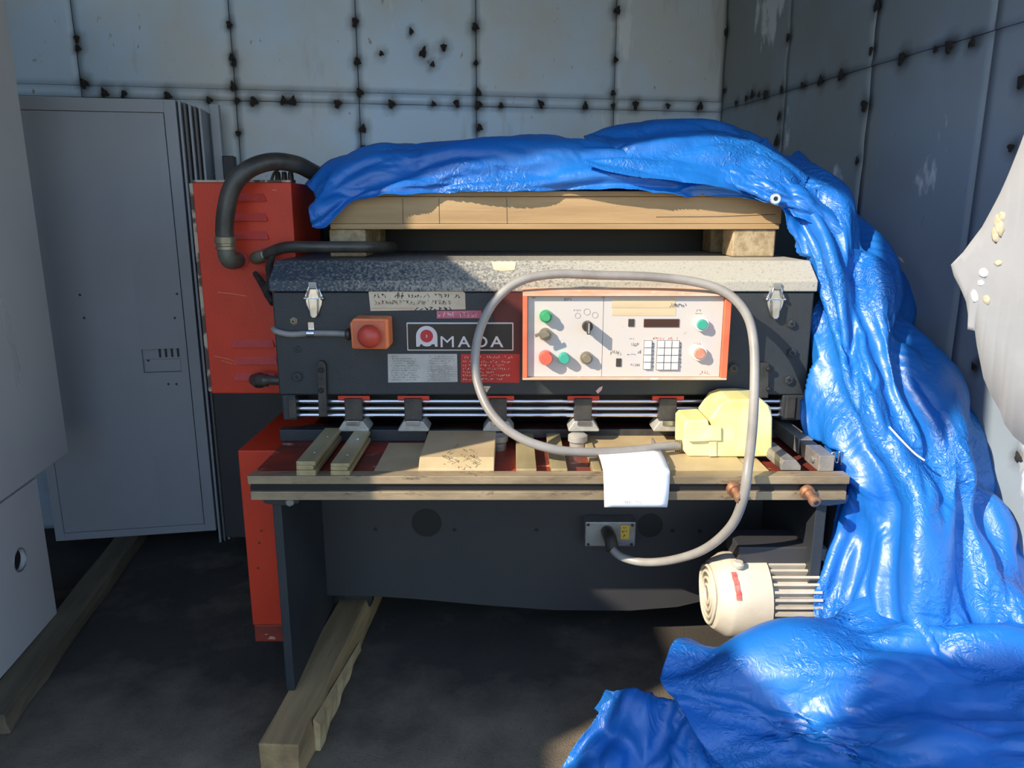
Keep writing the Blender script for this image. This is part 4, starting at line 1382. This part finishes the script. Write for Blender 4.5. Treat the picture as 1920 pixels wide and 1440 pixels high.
# ------------------------------------------------------------------ timber on the floor
def beam(name, p0, p1, w, h, mat, label, endmat=None):
    """timber from p0 to p1 along its centre line on the floor"""
    p0, p1 = Vector(p0), Vector(p1)
    d = (p1 - p0)
    L = d.length
    ang = math.atan2(-d.x, d.y)
    mb = MB()
    n = 10
    gg = random.Random(int(w * 1e4))
    vs, fs = [], []
    for i in range(n + 1):
        y = L * i / n
        k = .004
        vs += [(-w / 2 + gg.uniform(-k, k) * .4, y, 0), (w / 2 + gg.uniform(-k, k), y, 0), (w / 2 + gg.uniform(-k, k), y, h * .5), (w / 2 + gg.uniform(-k, k) - .003, y, h),
               (-w / 2 + gg.uniform(-k, k) * .5, y, h)]
    for i in range(n):
        for j in range(5):
            fs.append((i * 5 + j, i * 5 + (j + 1) % 5, (i + 1) * 5 + (j + 1) % 5, (i + 1) * 5 + j))
    fs += [(4, 3, 2, 1, 0), tuple(n * 5 + j for j in range(5))]
    o = mb.add(vs, fs).build(name, mat, None, bevel=.003)
    # put the modelled start at p0
    c = WL[o.name]
    rot = Matrix.Rotation(ang, 4, 'Z')
    loc = p0 + rot @ Vector(c)
    o.location = loc
    o.rotation_euler = (0, 0, ang)
    WL[o.name] = loc
    tag(o, label, 'timber')
    return o, rot
b0 = G(521, 1396, .09)
b1 = G(628, 1150, .09)
bb, rot = beam('timber_beam', (b0.x, b0.y, 0.0), (b1.x + .06, b1.y + .45, 0.0), .088, .09, 'wood_y', 'square timber beam on the floor under the left leg of the press brake')
# long split-off splinter along its right side
sp = MB()
sv, sf = [], []
n = 12
for i in range(n + 1):
    t = i / n
    y = -bb.dimensions.y / 2 + .03 + t * .42 if False else -.40 + t * .40
    hh = .050 * (1 - t) + .014
    sv += [(.0445, y, -.044), (.0445 + .012 * (1 - t) + .003 * math.sin(i * 1.7), y, -.044), (.0445 + .016 * (1 - t) + .004 * math.sin(i * 2.3), y, -.04 + hh), (.0445, y, -.03 + hh * 1.05)]
for i in range(n):
    for j in range(4):
        sf.append((i * 4 + j, i * 4 + (j + 1) % 4, (i + 1) * 4 + (j + 1) % 4, (i + 1) * 4 + j))
sf += [(3, 2, 1, 0), tuple(n * 4 + j for j in range(4))]
me = bpy.data.meshes.new('splinter')
me.from_pydata(sv, [], sf)
me.materials.append(MATS['splinter_wood'])
so = bpy.data.objects.new('splinter', me)
coll.objects.link(so)
so.parent = bb
c0 = G(40, 1290, .03)
c1 = G(232, 1000, .05)
c0 = G(-40, 1345, .05)
beam('timber_beam', (c0.x + .02, c0.y, 0.0), (c1.x + .01, c1.y + .06, 0.0), .080, .052, 'wood_dark', 'flat dark timber on the floor running from the white cabinet to the grey locker')
chip = MB()
q = G(622, 1292, .004)
chip.add([q + Vector((-.012, -.004, -.003)), q + Vector((.010, -.002, -.003)), q + Vector((.016, .008, -.003)), q + Vector((-.002, .006, -.003)),
          q + Vector((-.010, -.002, .004)), q + Vector((.010, .000, .008)), q + Vector((.014, .007, .006)), q + Vector((0, .005, .004))],
         [(3, 2, 1, 0), (4, 5, 6, 7), (0, 1, 5, 4), (1, 2, 6, 5), (2, 3, 7, 6), (3, 0, 4, 7)])
tag(chip.build('wood_chip', 'splinter_wood', None), 'small curled wood chip on the floor beside the square timber', 'wood chip')

# ------------------------------------------------------------------ grey locker by the back wall
def frame_box(mb, O, s0, s1, d0, d1, z0, z1):
    """box in the rotated frame of the shed: s to the right, d towards the viewer"""
    c = [O + S_BACK * s + N_BACK * d for s, d in ((s0, d1), (s1, d1), (s1, d0), (s0, d0))]
    return mb.hexa([Vector((p.x, p.y, z0)) for p in c], [Vector((p.x, p.y, z1)) for p in c])
LO = G(105, 1015, .0525)
LO.z = 0
lockw = (G(405, 995, .0525) - G(105, 1015, .0525)).dot(S_BACK)
lz0, lz1 = .0525, P(320, 187, (LO + S_BACK * lockw).y).z
locker = empty('grey_locker', LO + S_BACK * lockw / 2 + Vector((0, 0, lz0)), 'tall grey steel locker standing on a timber by the back wall', 'locker')
frame_box(MB(), LO, 0, lockw, -.10, -.012, lz0, lz1).build('locker_body', 'locker_grey', locker, bevel=.002)
fw = .030
frame_box(MB(), LO, 0, fw, -.0115, 0, lz0, lz1).build('frame_side', 'locker_grey', locker, bevel=.001)
frame_box(MB(), LO, lockw - fw * 1.25, lockw, -.0115, 0, lz0, lz1).build('frame_side', 'locker_grey', locker, bevel=.001)
frame_box(MB(), LO, fw, lockw - fw * 1.25, -.0115, 0, lz1 - .040, lz1).build('frame_top', 'locker_grey', locker, bevel=.001)
frame_box(MB(), LO, fw, lockw - fw * 1.25, -.0115, 0, lz0, lz0 + .028).build('frame_bottom', 'locker_grey', locker, bevel=.001)
NL = N_BACK
def lock_s(px, py):
    p = on_plane(px, py, LO, NL)
    return (p - LO).dot(S_BACK), p.z
hs0, hz1 = lock_s(265, 655)
hs1, hz0 = lock_s(341, 697)
ds0, ds1, dz0, dz1 = fw + .0025, lockw - fw * 1.25 - .0025, lz0 + .0305, lz1 - .0425
door = frame_box(MB(), LO, ds0, hs0, -.0115, .001, dz0, dz1).build('door', 'locker_grey', locker)
frame_box(MB(), LO, hs1, ds1, -.0115, .001, dz0, dz1).build('door_strip', 'locker_grey', door)
frame_box(MB(), LO, hs0, hs1, -.0115, .001, hz1, dz1).build('door_upper', 'locker_grey', door)
frame_box(MB(), LO, hs0, hs1, -.0115, .001, dz0, hz0).build('door_lower', 'locker_grey', door)
rec = frame_box(MB(), LO, hs0 + .004, hs1 - .002, -.0118, -.006, hz0 + .002, hz0 + (hz1 - hz0) * .55).build('recess_pull', 'locker_grey', locker, bevel=.002)
for i in range(4):
    s = hs0 + (hs1 - hs0) * (.42 + i * .16)
    frame_box(MB(), LO, s, s + .007, -.0114, -.0095, hz0 + (hz1 - hz0) * .62, hz1 - .002).build('slot', 'seam_dark', locker)
for px, py in ((150, 553), (158, 596), (332, 551), (328, 596), (316, 720), (331, 720), (278, 676)):
    s, z = lock_s(px, py)
    pp = LO + S_BACK * s + N_BACK * .0011
    MB().lathe((pp.x, pp.y, z), N_BACK, [(0, .0042), (.0008, .004)], 10).build('screw_hole', 'seam_dark', locker)
# loose sheets stacked behind its right edge
for i in range(5):
    s0 = lockw + .006 + i * .013
    nm = frame_box(MB(), LO, s0, s0 + .008, -.15 - i * .012, -.004 - i * .012, .001, lz1 - .002 - i * .004).build('metal_sheet', ('locker_grey', 'locker_edge')[i % 2], None, bevel=.0015)
    tag(nm, ('thin grey metal sheet on edge, nearest the right side of the locker', 'thin dark metal sheet on edge, second from the locker', 'thin grey metal sheet on edge, third from the locker',
             'thin dark metal sheet on edge, fourth from the locker', 'thin grey metal sheet on edge, farthest of five from the locker')[i], 'metal sheet', 'metal sheets beside the locker')
bs = LO + S_BACK * (lockw + .128) - N_BACK * .12
bx = MB()
frame_box(bx, bs, -.02, .02, -.05, 0, .001, P(370, 292, bs.y).z)
tag(bx.build('steel_post', 'black', None, bevel=.003), 'black post rising behind the top left corner of the red electrical cabinet', 'post')
bp_ = MB()
frame_box(bp_, LO + S_BACK * (lockw + .074), 0, .03, -.19, -.155, .001, P(352, 192, 2.7).z)
blue_strip = bp_.build('metal_strip', 'locker_grey', None, bevel=.002)
tag(blue_strip, 'pale upright strip against the wall just right of the locker', 'metal strip')

# ------------------------------------------------------------------ white cabinet at the left edge
CO = Vector((-1.333, 1.98, 0))
CS = Vector((math.sin(math.radians(8)), -math.cos(math.radians(8)), 0))     # along its face towards the viewer
CN = Vector((CS.y * -1, CS.x, 0))                                          # out of the face, to the right
if CN.x < 0:
    CN = -CN
def cab_box(mb, s0, s1, d0, d1, z0, z1):
    c = [CO + CS * s + CN * d for s, d in ((s0, d0), (s1, d0), (s1, d1), (s0, d1))]
    return mb.hexa([Vector((p.x, p.y, z0)) for p in c], [Vector((p.x, p.y, z1)) for p in c])
def cab_s(px, py):
    p = on_plane(px, py, CO, CN)
    return (p - CO).dot(CS), p.z
CAB_NEAR, CAB_TOP = 1.08, 1.92
wc = empty('white_cabinet', CO + CS * .4 - CN * .2, 'large off-white steel cabinet at the left edge with a round hole low down', 'cabinet')
us, uz = cab_s(130, 850)
cab_box(MB(), us, CAB_NEAR, -.22, 0, uz, CAB_TOP).build('upper_body', 'cabinet_white', wc, bevel=.006)
hs, hz = cab_s(37, 1050)
lt = uz - .003
# lower skirt built around the round hole
def skirt():
    bm = bmesh.new()
    n = 28
    r = .030
    outer = []
    s0, s1, z0, z1 = 0.0, CAB_NEAR, .054, lt
    ring, out = [], []
    for i in range(n):
        t = 2 * math.pi * i / n
        c_, s_ = math.cos(t), math.sin(t)
        ring.append((hs + r * c_, hz + r * s_))
        k = min((s1 - hs) / c_ if c_ > 1e-6 else 1e9, (s0 - hs) / c_ if c_ < -1e-6 else 1e9,
                (z1 - hz) / s_ if s_ > 1e-6 else 1e9, (z0 - hz) / s_ if s_ < -1e-6 else 1e9)
        out.append([hs + k * c_, hz + k * s_])
    for corner in ((s0, z0), (s0, z1), (s1, z0), (s1, z1)):
        j = min(range(n), key=lambda q: (out[q][0] - corner[0]) ** 2 + (out[q][1] - corner[1]) ** 2)
        out[j] = list(corner)
    mb = MB()
    def W(s, z, d):
        p = CO + CS * s + CN * d
        return (p.x, p.y, z)
    vs = [W(s, z, 0) for s, z in ring] + [W(s, z, 0) for s, z in out] + [W(s, z, -.012) for s, z in ring] + [W(s, z, -.012) for s, z in out]
    fs = []
    for i in range(n):
        j = (i + 1) % n
        fs += [(i, j, n + j, n + i), (2 * n + j, 2 * n + i, 3 * n + i, 3 * n + j), (j, i, 2 * n + i, 2 * n + j), (n + i, n + j, 3 * n + j, 3 * n + i)]
    return mb.add(vs, fs).build('skirt_panel', 'cabinet_white', wc)
skirt()
cab_box(MB(), .012, CAB_NEAR - .01, -.215, -.10, .054, lt - .004).build('lower_body', 'locker_grey', wc)
mb = MB()
pp = CO + CS * hs
ring = []
for t in np.linspace(0, 2 * math.pi, 26):
    p = CO + CS * (hs + .031 * math.cos(t)) + CN * .0006
    ring.append((p.x, p.y, hz + .031 * math.sin(t)))
mb.tube(ring, .0016, 6, 1).build('hole_rim', 'dull_steel', wc, smooth=60)
mb = MB()
for i in range(3):
    s = cab_s(8 + i * 5, 620)[0]
    p0 = CO + CS * (s + .00) + CN * .0004
    p1 = CO + CS * (s - .02) + CN * .0004
    mb.tube([(p0.x, p0.y, 1.02 - i * .03), (p1.x, p1.y, .72 + i * .03)], .0008, 6, 4)
mb.build('scratch', 'dull_steel', wc)

# ------------------------------------------------------------------ torn white sheet at the right edge
outl = [(1960, 190), (1920, 246), (1893, 305), (1868, 362), (1838, 425), (1806, 472), (1783, 496), (1789, 517), (1802, 540), (1814, 566), (1818, 590), (1817, 618),
        (1832, 621), (1836, 650), (1843, 684), (1848, 710), (1862, 742), (1878, 770), (1886, 796), (1902, 818), (1925, 838), (1960, 866), (2030, 880)]
def sheet_depth(px):
    return 1.45 - (px - 1785) / 1000.0 * 0.62
ol = [P(x, y, sheet_depth(x)) for x, y in outl]
wall_x = lambda Y: CORNER.x + (CORNER.y - Y) * math.tan(ALPHA)
rgt = []
for z in np.linspace(ol[-1].z, ol[0].z, 12):
    Y = 1.505
    rgt.append(Vector((wall_x(Y) - .012, Y - .12, z)))
poly = ol + rgt
bm = bmesh.new()
vv = [bm.verts.new(p) for p in poly]
fc = bm.faces.new(vv)
bmesh.ops.triangulate(bm, faces=[fc])
bmesh.ops.subdivide_edges(bm, edges=bm.edges[:], cuts=3, use_grid_fill=True)
for v in bm.verts:
    v.co.y += .008 * math.sin(v.co.z * 9) + .004 * math.sin(v.co.x * 31 + v.co.z * 17)
me = bpy.data.meshes.new('torn_sheet')
bm.to_mesh(me)
from mathutils.bvhtree import BVHTree
sheet_tree = BVHTree.FromBMesh(bm)
bm.free()
torn = finish_mesh('torn_sheet', me, 'torn_white', None, smooth=180, solid=.004)
tag(torn, 'torn white lining sheet peeling off the right wall in bright sun', 'sheet')
gg = random.Random(8)
for px, py, sx, sz in ((1872, 420, .010, .022), (1866, 440, .007, .016), (1878, 405, .006, .010), (1843, 511, .008, .010), (1838, 530, .006, .006), (1849, 561, .007, .010), (1871, 493, .007, .006), (1826, 555, .006, .014)):
    hit = sheet_tree.ray_cast(Vector((0, 0, CAM_H)), ray(px, py).normalized())
    p = hit[0] + Vector((0, -.002, 0)) if hit[0] is not None else P(px, py, sheet_depth(px))
    hn = hit[1] if hit[0] is not None else Vector((0, -1, 0))
    q = Vector((0, 1, 0)).rotation_difference(hn)
    bm = bmesh.new()
    bmesh.ops.create_icosphere(bm, subdivisions=2, radius=1)
    for v in bm.verts:
        v.co = q @ Vector((v.co.x * sx * gg.uniform(.8, 1.2), v.co.y * .003, v.co.z * sz * gg.uniform(.8, 1.2))) + p
    me = bpy.data.meshes.new('peeled_patch')
    bm.to_mesh(me)
    bm.free()
    finish_mesh('peeled_patch', me, 'torn_core' if px > 1846 else 'paper', torn, smooth=180)

# ------------------------------------------------------------------ blue tarpaulin
def upsample(ctrl, nu, nv):
    """bicubic (Catmull-Rom) surface through a grid of control points"""
    def interp(a, n):
        m = a.shape[0]
        t = np.linspace(0, m - 1, n)
        i = np.clip(t.astype(int), 0, m - 2)
        f = (t - i).reshape(-1, *([1] * (a.ndim - 1)))
        p0 = a[np.clip(i - 1, 0, m - 1)]
        p1 = a[i]
        p2 = a[i + 1]
        p3 = a[np.clip(i + 2, 0, m - 1)]
        return 0.5 * (2 * p1 + (p2 - p0) * f + (2 * p0 - 5 * p1 + 4 * p2 - p3) * f ** 2 + (3 * p1 - p0 - 3 * p2 + p3) * f ** 3)
    a = interp(ctrl, nv)
    return np.swapaxes(interp(np.swapaxes(a, 0, 1), nu), 0, 1)

def smooth_noise(shape, cu, cv, rs):
    c = rs.standard_normal((cv, cu, 1))
    return upsample(c, shape[1], shape[0])[..., 0]

def crumple(rows, nu, nv, seed, comp_u=1.10, comp_v=1.04, amp=.012, cells=(14, 6), iters=140, hold=.012, post=None, creases=((.085, 2.2, .016), (.036, 1.6, .006))):
    """lay slightly too much cloth over a control surface and let it buckle into folds"""
    rs = np.random.RandomState(seed)
    ctrl = np.array([[tuple(P(*p)) for p in r] for r in rows])
    B = upsample(ctrl, nu, nv)
    du = np.gradient(B, axis=1)
    dv = np.gradient(B, axis=0)
    N = np.cross(du, dv)
    N /= np.linalg.norm(N, axis=2, keepdims=True) + 1e-9
    n1 = smooth_noise(B.shape[:2], cells[0], cells[1], rs)
    n2 = smooth_noise(B.shape[:2], cells[0] * 2, cells[1] * 2, rs)
    h = (1.1 - 2.0 * np.abs(n1)) + .45 * (.7 - np.abs(n2))
    X = B + N * (h * amp)[..., None]
    T = B + N * (h * amp * .6)[..., None]

    def rest(sa, sb, k):
        return np.linalg.norm(B[sb] - B[sa], axis=2) * k
    s_ = slice
    batches = []
    for st in (0, 1):
        a = (s_(None), s_(st, nu - 1, 2))
        b = (s_(None), s_(st + 1, nu, 2))
        batches.append((a, b, comp_u, 1.0))
        a = (s_(st, nv - 1, 2), s_(None))
        b = (s_(st + 1, nv, 2), s_(None))
        batches.append((a, b, comp_v, 1.0))
    cd = (comp_u + comp_v) / 2
    for st in (0, 1):
        batches.append(((s_(st, nv - 1, 2), s_(0, nu - 1)), (s_(st + 1, nv, 2), s_(1, nu)), cd, .35))
        batches.append(((s_(st, nv - 1, 2), s_(1, nu)), (s_(st + 1, nv, 2), s_(0, nu - 1)), cd, .35))
    # resistance to bending keeps the folds broad
    for off in (2, 5, 9):
        batches.append(((s_(None), s_(0, nu - off)), (s_(None), s_(off, nu)), comp_u * .99, .055))
        batches.append(((s_(0, nv - off), s_(None)), (s_(off, nv), s_(None)), comp_v * .99, .055))
    rl = [rest(a, b, k) for a, b, k, w in batches]
    for it in range(iters):
        for (a, b, k, w), r in zip(batches, rl):
            d = X[b] - X[a]
            L = np.linalg.norm(d, axis=2) + 1e-9
            corr = d * ((L - r) / L * .5 * w)[..., None]
            na = X[a] + corr
            X[a] = na
            X[b] = X[b] - corr
        X += (T - X) * hold
        X[..., 2] = np.maximum(X[..., 2], .004)
    for it in range(1):
        Y_ = X.copy()
        Y_[1:-1, 1:-1] = .5 * X[1:-1, 1:-1] + .125 * (X[:-2, 1:-1] + X[2:, 1:-1] + X[1:-1, :-2] + X[1:-1, 2:])
        X = Y_
    # small straight creases: pillowed patches that meet in sharp ridges
    du = np.gradient(X, axis=1)
    dv = np.gradient(X, axis=0)
    N = np.cross(du, dv)
    N /= np.linalg.norm(N, axis=2, keepdims=True) + 1e-9
    lu = np.concatenate([np.zeros((nv, 1)), np.cumsum(np.linalg.norm(B[:, 1:] - B[:, :-1], axis=2), 1)], 1).mean(0)
    lv = np.concatenate([np.zeros((1, nu)), np.cumsum(np.linalg.norm(B[1:] - B[:-1], axis=2), 0)], 0).mean(1)
    for size, stretch_v, depth in creases:
        k = int(max(6, lu[-1] * lv[-1] / (size * size * stretch_v)))
        pu = rs.uniform(0, lu[-1], k)
        pv = rs.uniform(0, lv[-1], k)
        ang = rs.uniform(-.5, .5, k)
        w = np.full((nv, nu), 1e9)
        for i in range(k):
            a, b = lu[None, :] - pu[i], lv[:, None] - pv[i]
            ca, sa = math.cos(ang[i]), math.sin(ang[i])
            w = np.minimum(w, (a * ca + b * sa) ** 2 + ((b * ca - a * sa) / stretch_v) ** 2)
        mask = np.clip(.55 + .6 * smooth_noise((nv, nu), 5, 5, rs), .1, 1.2)
        X = X + N * (np.minimum(w / (size * size), .8) * depth * mask)[..., None]
    if post is not None:
        X = post(X)
    return X

tarp_v, tarp_f = [], []
def add_cloth(X):
    nv, nu = X.shape[:2]
    k = len(tarp_v)
    tarp_v.extend(X.reshape(-1, 3).tolist())
    idx = np.arange(nu * nv).reshape(nv, nu) + k
    tarp_f.extend(np.stack([idx[:-1, :-1], idx[:-1, 1:], idx[1:, 1:], idx[1:, :-1]], -1).reshape(-1, 4).tolist())

# A: bunched strip along the top of the pallet, from its left end to the mound on the right
cols = [  # px, crest y, front lower y, front bulge y
    (583, 352, 425, 392), (606, 318, 424, 375), (650, 290, 384, 350), (705, 274, 361, 325), (770, 269, 359, 318), (850, 267, 358, 312), (940, 266, 357, 310),
    (1030, 263, 356, 309), (1110, 268, 355, 312), (1180, 264, 356, 314), (1260, 262, 360, 320), (1340, 262, 366, 326), (1420, 280, 378, 335)]
rows = []
for fy, yy in ((0, 2.50), (1, 2.34), (2, 2.15), (3, 2.02), (4, 1.962), (5, 1.957)):
    r = []
    for x, c, lo, bu in cols:
        if fy == 0: py = max(c + 40, 358)
        elif fy == 1: py = c + 14
        elif fy == 2: py = c + 1
        elif fy == 3: py = c * .70 + bu * .30
        elif fy == 4: py = bu * .6 + lo * .4
        else: py = lo
        dy = -.03 if x < 640 else 0
        r.append((x + (8 if fy == 0 and x < 620 else 0), py, yy + dy + (.10 if x < 600 and fy < 2 else 0)))
    rows.append(r)
def clear_pallet(X):
    # keep the cloth outside the pallet's wood
    inside = (X[..., 2] < pz1 + .018) & (X[..., 0] > px0 - .006) & (X[..., 0] < px1 + .006) & (X[..., 1] > YPAL - .014) & (X[..., 1] < YPAL + PD)
    front = inside & (X[..., 1] < YPAL + .03)
    X[..., 1] = np.where(front, YPAL - .014, X[..., 1])
    X[..., 2] = np.where(inside & ~front, pz1 + .018, X[..., 2])
    return X
add_cloth(crumple(rows, 240, 96, 4, 1.03, 1.15, .016, (5, 6), 130, .012, post=clear_pallet, creases=((.10, .35, .012), (.05, .5, .004))))

# A2: the darker mound over the right half of the pallet
mc_ = [(1100, 268, 300), (1140, 252, 320), (1200, 236, 335), (1270, 229, 345), (1340, 231, 352), (1400, 250, 362), (1455, 285, 378), (1500, 325, 392)]
rows = []
for fy, yy in ((0, 2.52), (1, 2.34), (2, 2.17), (3, 2.05), (4, 1.975), (5, 1.94)):
    r = []
    for x, c, lo in mc_:
        py = [max(c + 70, 350), c + 16, c, c + (lo - c) * .22, c + (lo - c) * .62, lo][fy]
        r.append((x, py, yy - (.02 if x > 1420 else 0)))
    rows.append(r)
add_cloth(crumple(rows, 140, 100, 9, 1.03, 1.12, .014, (3, 6), 130, .012, post=clear_pallet, creases=((.10, .35, .010), (.05, .5, .003))))

# B: the drape down the right side of the machine
rows = [
    [(1345, 300, 2.06), (1385, 262, 2.08), (1425, 262, 2.13), (1462, 288, 2.25), (1485, 315, 2.38), (1495, 335, 2.5)],
    [(1405, 362, 1.93), (1445, 330, 1.93), (1490, 336, 1.96), (1530, 352, 2.06), (1552, 372, 2.22), (1562, 392, 2.36)],
    [(1466, 392, 1.90), (1502, 392, 1.89), (1550, 396, 1.90), (1594, 412, 1.95), (1618, 426, 2.1), (1628, 440, 2.24)],
    [(1503, 500, 1.87), (1540, 505, 1.80), (1592, 500, 1.79), (1640, 492, 1.82), (1674, 505, 1.92), (1682, 520, 2.08)],
    [(1524, 600, 1.82), (1562, 612, 1.72), (1612, 604, 1.70), (1664, 590, 1.72), (1702, 600, 1.81), (1712, 612, 1.94)],
    [(1530, 700, 1.78), (1580, 722, 1.65), (1634, 724, 1.62), (1688, 700, 1.63), (1734, 690, 1.70), (1750, 702, 1.84)],
    [(1545, 800, 1.72), (1602, 822, 1.60), (1664, 826, 1.55), (1736, 800, 1.55), (1798, 790, 1.60), (1832, 800, 1.75)],
    [(1596, 892, 1.64), (1646, 912, 1.55), (1706, 922, 1.49), (1776, 902, 1.48), (1844, 890, 1.53), (1882, 900, 1.66)],
    [(1548, 1000, 1.60), (1622, 1010, 1.53), (1704, 1020, 1.45), (1792, 1000, 1.43), (1872, 998, 1.47), (1926, 1004, 1.57)],
    [(1530, 1140, 1.52), (1606, 1140, 1.48), (1704, 1150, 1.40), (1802, 1160, 1.36), (1902, 1132, 1.38), (1985, 1124, 1.46)],
    [(1560, 1240, 1.44), (1640, 1240, 1.38), (1740, 1250, 1.32), (1840, 1250, 1.28), (1950, 1230, 1.30), (2050, 1210, 1.36)],
]
def keep_right(X):
    # stay clear of the housing and the bed ends
    lim = np.where(X[..., 2] > .60, XR + .012, -9)
    m = (X[..., 1] > YH - .03) & (X[..., 2] > z_cov0 - .1) & (X[..., 2] < z_top + .01)
    X[..., 0] = np.where(m, np.maximum(X[..., 0], XR + .012), X[..., 0])
    m = (X[..., 1] > YB - .02) & (X[..., 2] > zr3 - .03) & (X[..., 2] < Z_BED + .03)
    X[..., 0] = np.where(m, np.maximum(X[..., 0], bx1 + .010), X[..., 0])
    return X
add_cloth(crumple(rows, 150, 300, 21, 1.28, 1.03, .034, (8, 7), 170, .010, post=keep_right))

# B2: inner fold against the machine side, in front of the opening between bed and cover
rows = [
    [(1520, 480, 1.90), (1550, 470, 1.86), (1590, 470, 1.85), (1630, 480, 1.88)],
    [(1528, 600, 1.86), (1555, 600, 1.82), (1595, 600, 1.80), (1635, 600, 1.80)],
    [(1516, 700, 1.84), (1555, 710, 1.76), (1600, 710, 1.74), (1640, 700, 1.73)],
    [(1508, 775, 1.82), (1550, 790, 1.74), (1600, 800, 1.68), (1650, 790, 1.68)],
    [(1540, 840, 1.78), (1570, 860, 1.70), (1615, 880, 1.62), (1660, 880, 1.60)],
    [(1598, 900, 1.72), (1615, 920, 1.66), (1640, 940, 1.58), (1680, 940, 1.56)],
]
add_cloth(crumple(rows, 60, 100, 33, 1.14, 1.04, .020, (4, 4), 120, .012, post=keep_right))

# flap folded over the pallet corner, carrying the eyelet
rows = [
    [(1370, 318, 1.94), (1420, 330, 1.92), (1480, 345, 1.90), (1530, 352, 1.92)],
    [(1375, 342, 1.925), (1430, 352, 1.90), (1500, 372, 1.875), (1565, 400, 1.88)],
    [(1395, 358, 1.92), (1450, 378, 1.89), (1520, 402, 1.865), (1590, 450, 1.84)],
    [(1440, 378, 1.915), (1470, 392, 1.885), (1540, 425, 1.86), (1600, 480, 1.83)],
]
add_cloth(crumple(rows, 70, 50, 41, 1.05, 1.08, .006, (5, 4), 90, .02, post=clear_pallet))

# C: the heap spreading over the floor in front of the motor
rows = [
    [(1318, 1205, 1.535), (1400, 1204, 1.50), (1520, 1180, 1.49), (1640, 1130, 1.47), (1780, 1150, 1.42), (1950, 1130, 1.42), (2150, 1110, 1.42)],
    [(1268, 1232, 1.44), (1385, 1212, 1.42), (1530, 1192, 1.40), (1670, 1180, 1.37), (1800, 1195, 1.34), (1980, 1180, 1.31), (2200, 1160, 1.30)],
    [(1238, 1268, 1.39), (1372, 1265, 1.35), (1530, 1250, 1.32), (1690, 1235, 1.30), (1820, 1250, 1.27), (2000, 1240, 1.23), (2230, 1220, 1.2)],
    [(1262, 1310, 1.35), (1400, 1320, 1.30), (1550, 1310, 1.26), (1706, 1300, 1.235), (1840, 1315, 1.20), (2020, 1300, 1.15), (2260, 1290, 1.1)],
    [(1330, 1380, 1.31), (1450, 1380, 1.25), (1580, 1375, 1.19), (1720, 1360, 1.16), (1860, 1375, 1.13), (2040, 1370, 1.08), (2290, 1360, 1.03)],
    [(1400, 1450, 1.275), (1520, 1450, 1.20), (1640, 1450, 1.13), (1770, 1440, 1.10), (1900, 1450, 1.06), (2080, 1440, 1.02), (2320, 1440, .97)],
    [(1470, 1530, 1.22), (1590, 1560, 1.13), (1700, 1570, 1.07), (1820, 1570, 1.03), (1950, 1580, 1.0), (2120, 1570, .95), (2360, 1560, .91)],
    [(1520, 1590, 1.18), (1640, 1660, 1.06), (1750, 1700, 1.0), (1880, 1720, .96), (2010, 1740, .93), (2180, 1730, .90), (2420, 1720, .86)],
]
add_cloth(crumple(rows, 260, 180, 57, 1.04, 1.12, .022, (5, 8), 150, .010, creases=((.13, .45, .018), (.05, .6, .005))))

# D: crumpled end on the floor to the left of the heap
rows = [
    [(1120, 1352, 1.50), (1170, 1335, 1.51), (1225, 1330, 1.50), (1290, 1310, 1.47), (1350, 1290, 1.43)],
    [(1144, 1297, 1.45), (1194, 1286, 1.445), (1232, 1303, 1.43), (1300, 1300, 1.40), (1370, 1290, 1.37)],
    [(1118, 1350, 1.42), (1180, 1345, 1.405), (1240, 1350, 1.39), (1310, 1345, 1.36), (1380, 1340, 1.33)],
    [(1085, 1400, 1.405), (1165, 1395, 1.375), (1240, 1400, 1.355), (1320, 1395, 1.33), (1390, 1390, 1.30)],
    [(1040, 1452, 1.385), (1140, 1455, 1.335), (1235, 1460, 1.315), (1325, 1450, 1.29), (1400, 1440, 1.27)],
    [(980, 1520, 1.32), (1090, 1530, 1.29), (1200, 1540, 1.27), (1310, 1530, 1.25), (1400, 1510, 1.23)],
]
add_cloth(crumple(rows, 110, 90, 63, 1.14, 1.05, .020, (6, 4), 120, .014))

me = bpy.data.meshes.new('blue_tarpaulin')
me.from_pydata(tarp_v, [], tarp_f)
tarp = finish_mesh('blue_tarpaulin', me, 'tarp_blue', None, smooth=180, origin='base', solid=.0012)
tag(tarp, 'crumpled blue plastic tarpaulin draped over the pallet and down to the floor', 'tarpaulin')
gp = P(1454, 373, 1.868)
MB().lathe(gp, (-.1, -1, .1), [(0, .0125), (.002, .0135), (.004, .0115), (.004, .0055), (.001, .005)], 24).build('eyelet', 'grommet_metal', tarp, smooth=40)
MB().lathe(gp + Vector((0, -.0012, 0)), (-.1, -1, .1), [(0, .0052), (.0012, .0052)], 16).build('eyelet_hole', 'black', tarp)
MB().tube([P(1667, 800, 1.50), P(1690, 825, 1.485), P(1715, 850, 1.475), P(1733, 863, 1.47)], .0022, 8, 5).build('cord', 'cord_white', tarp, smooth=60)
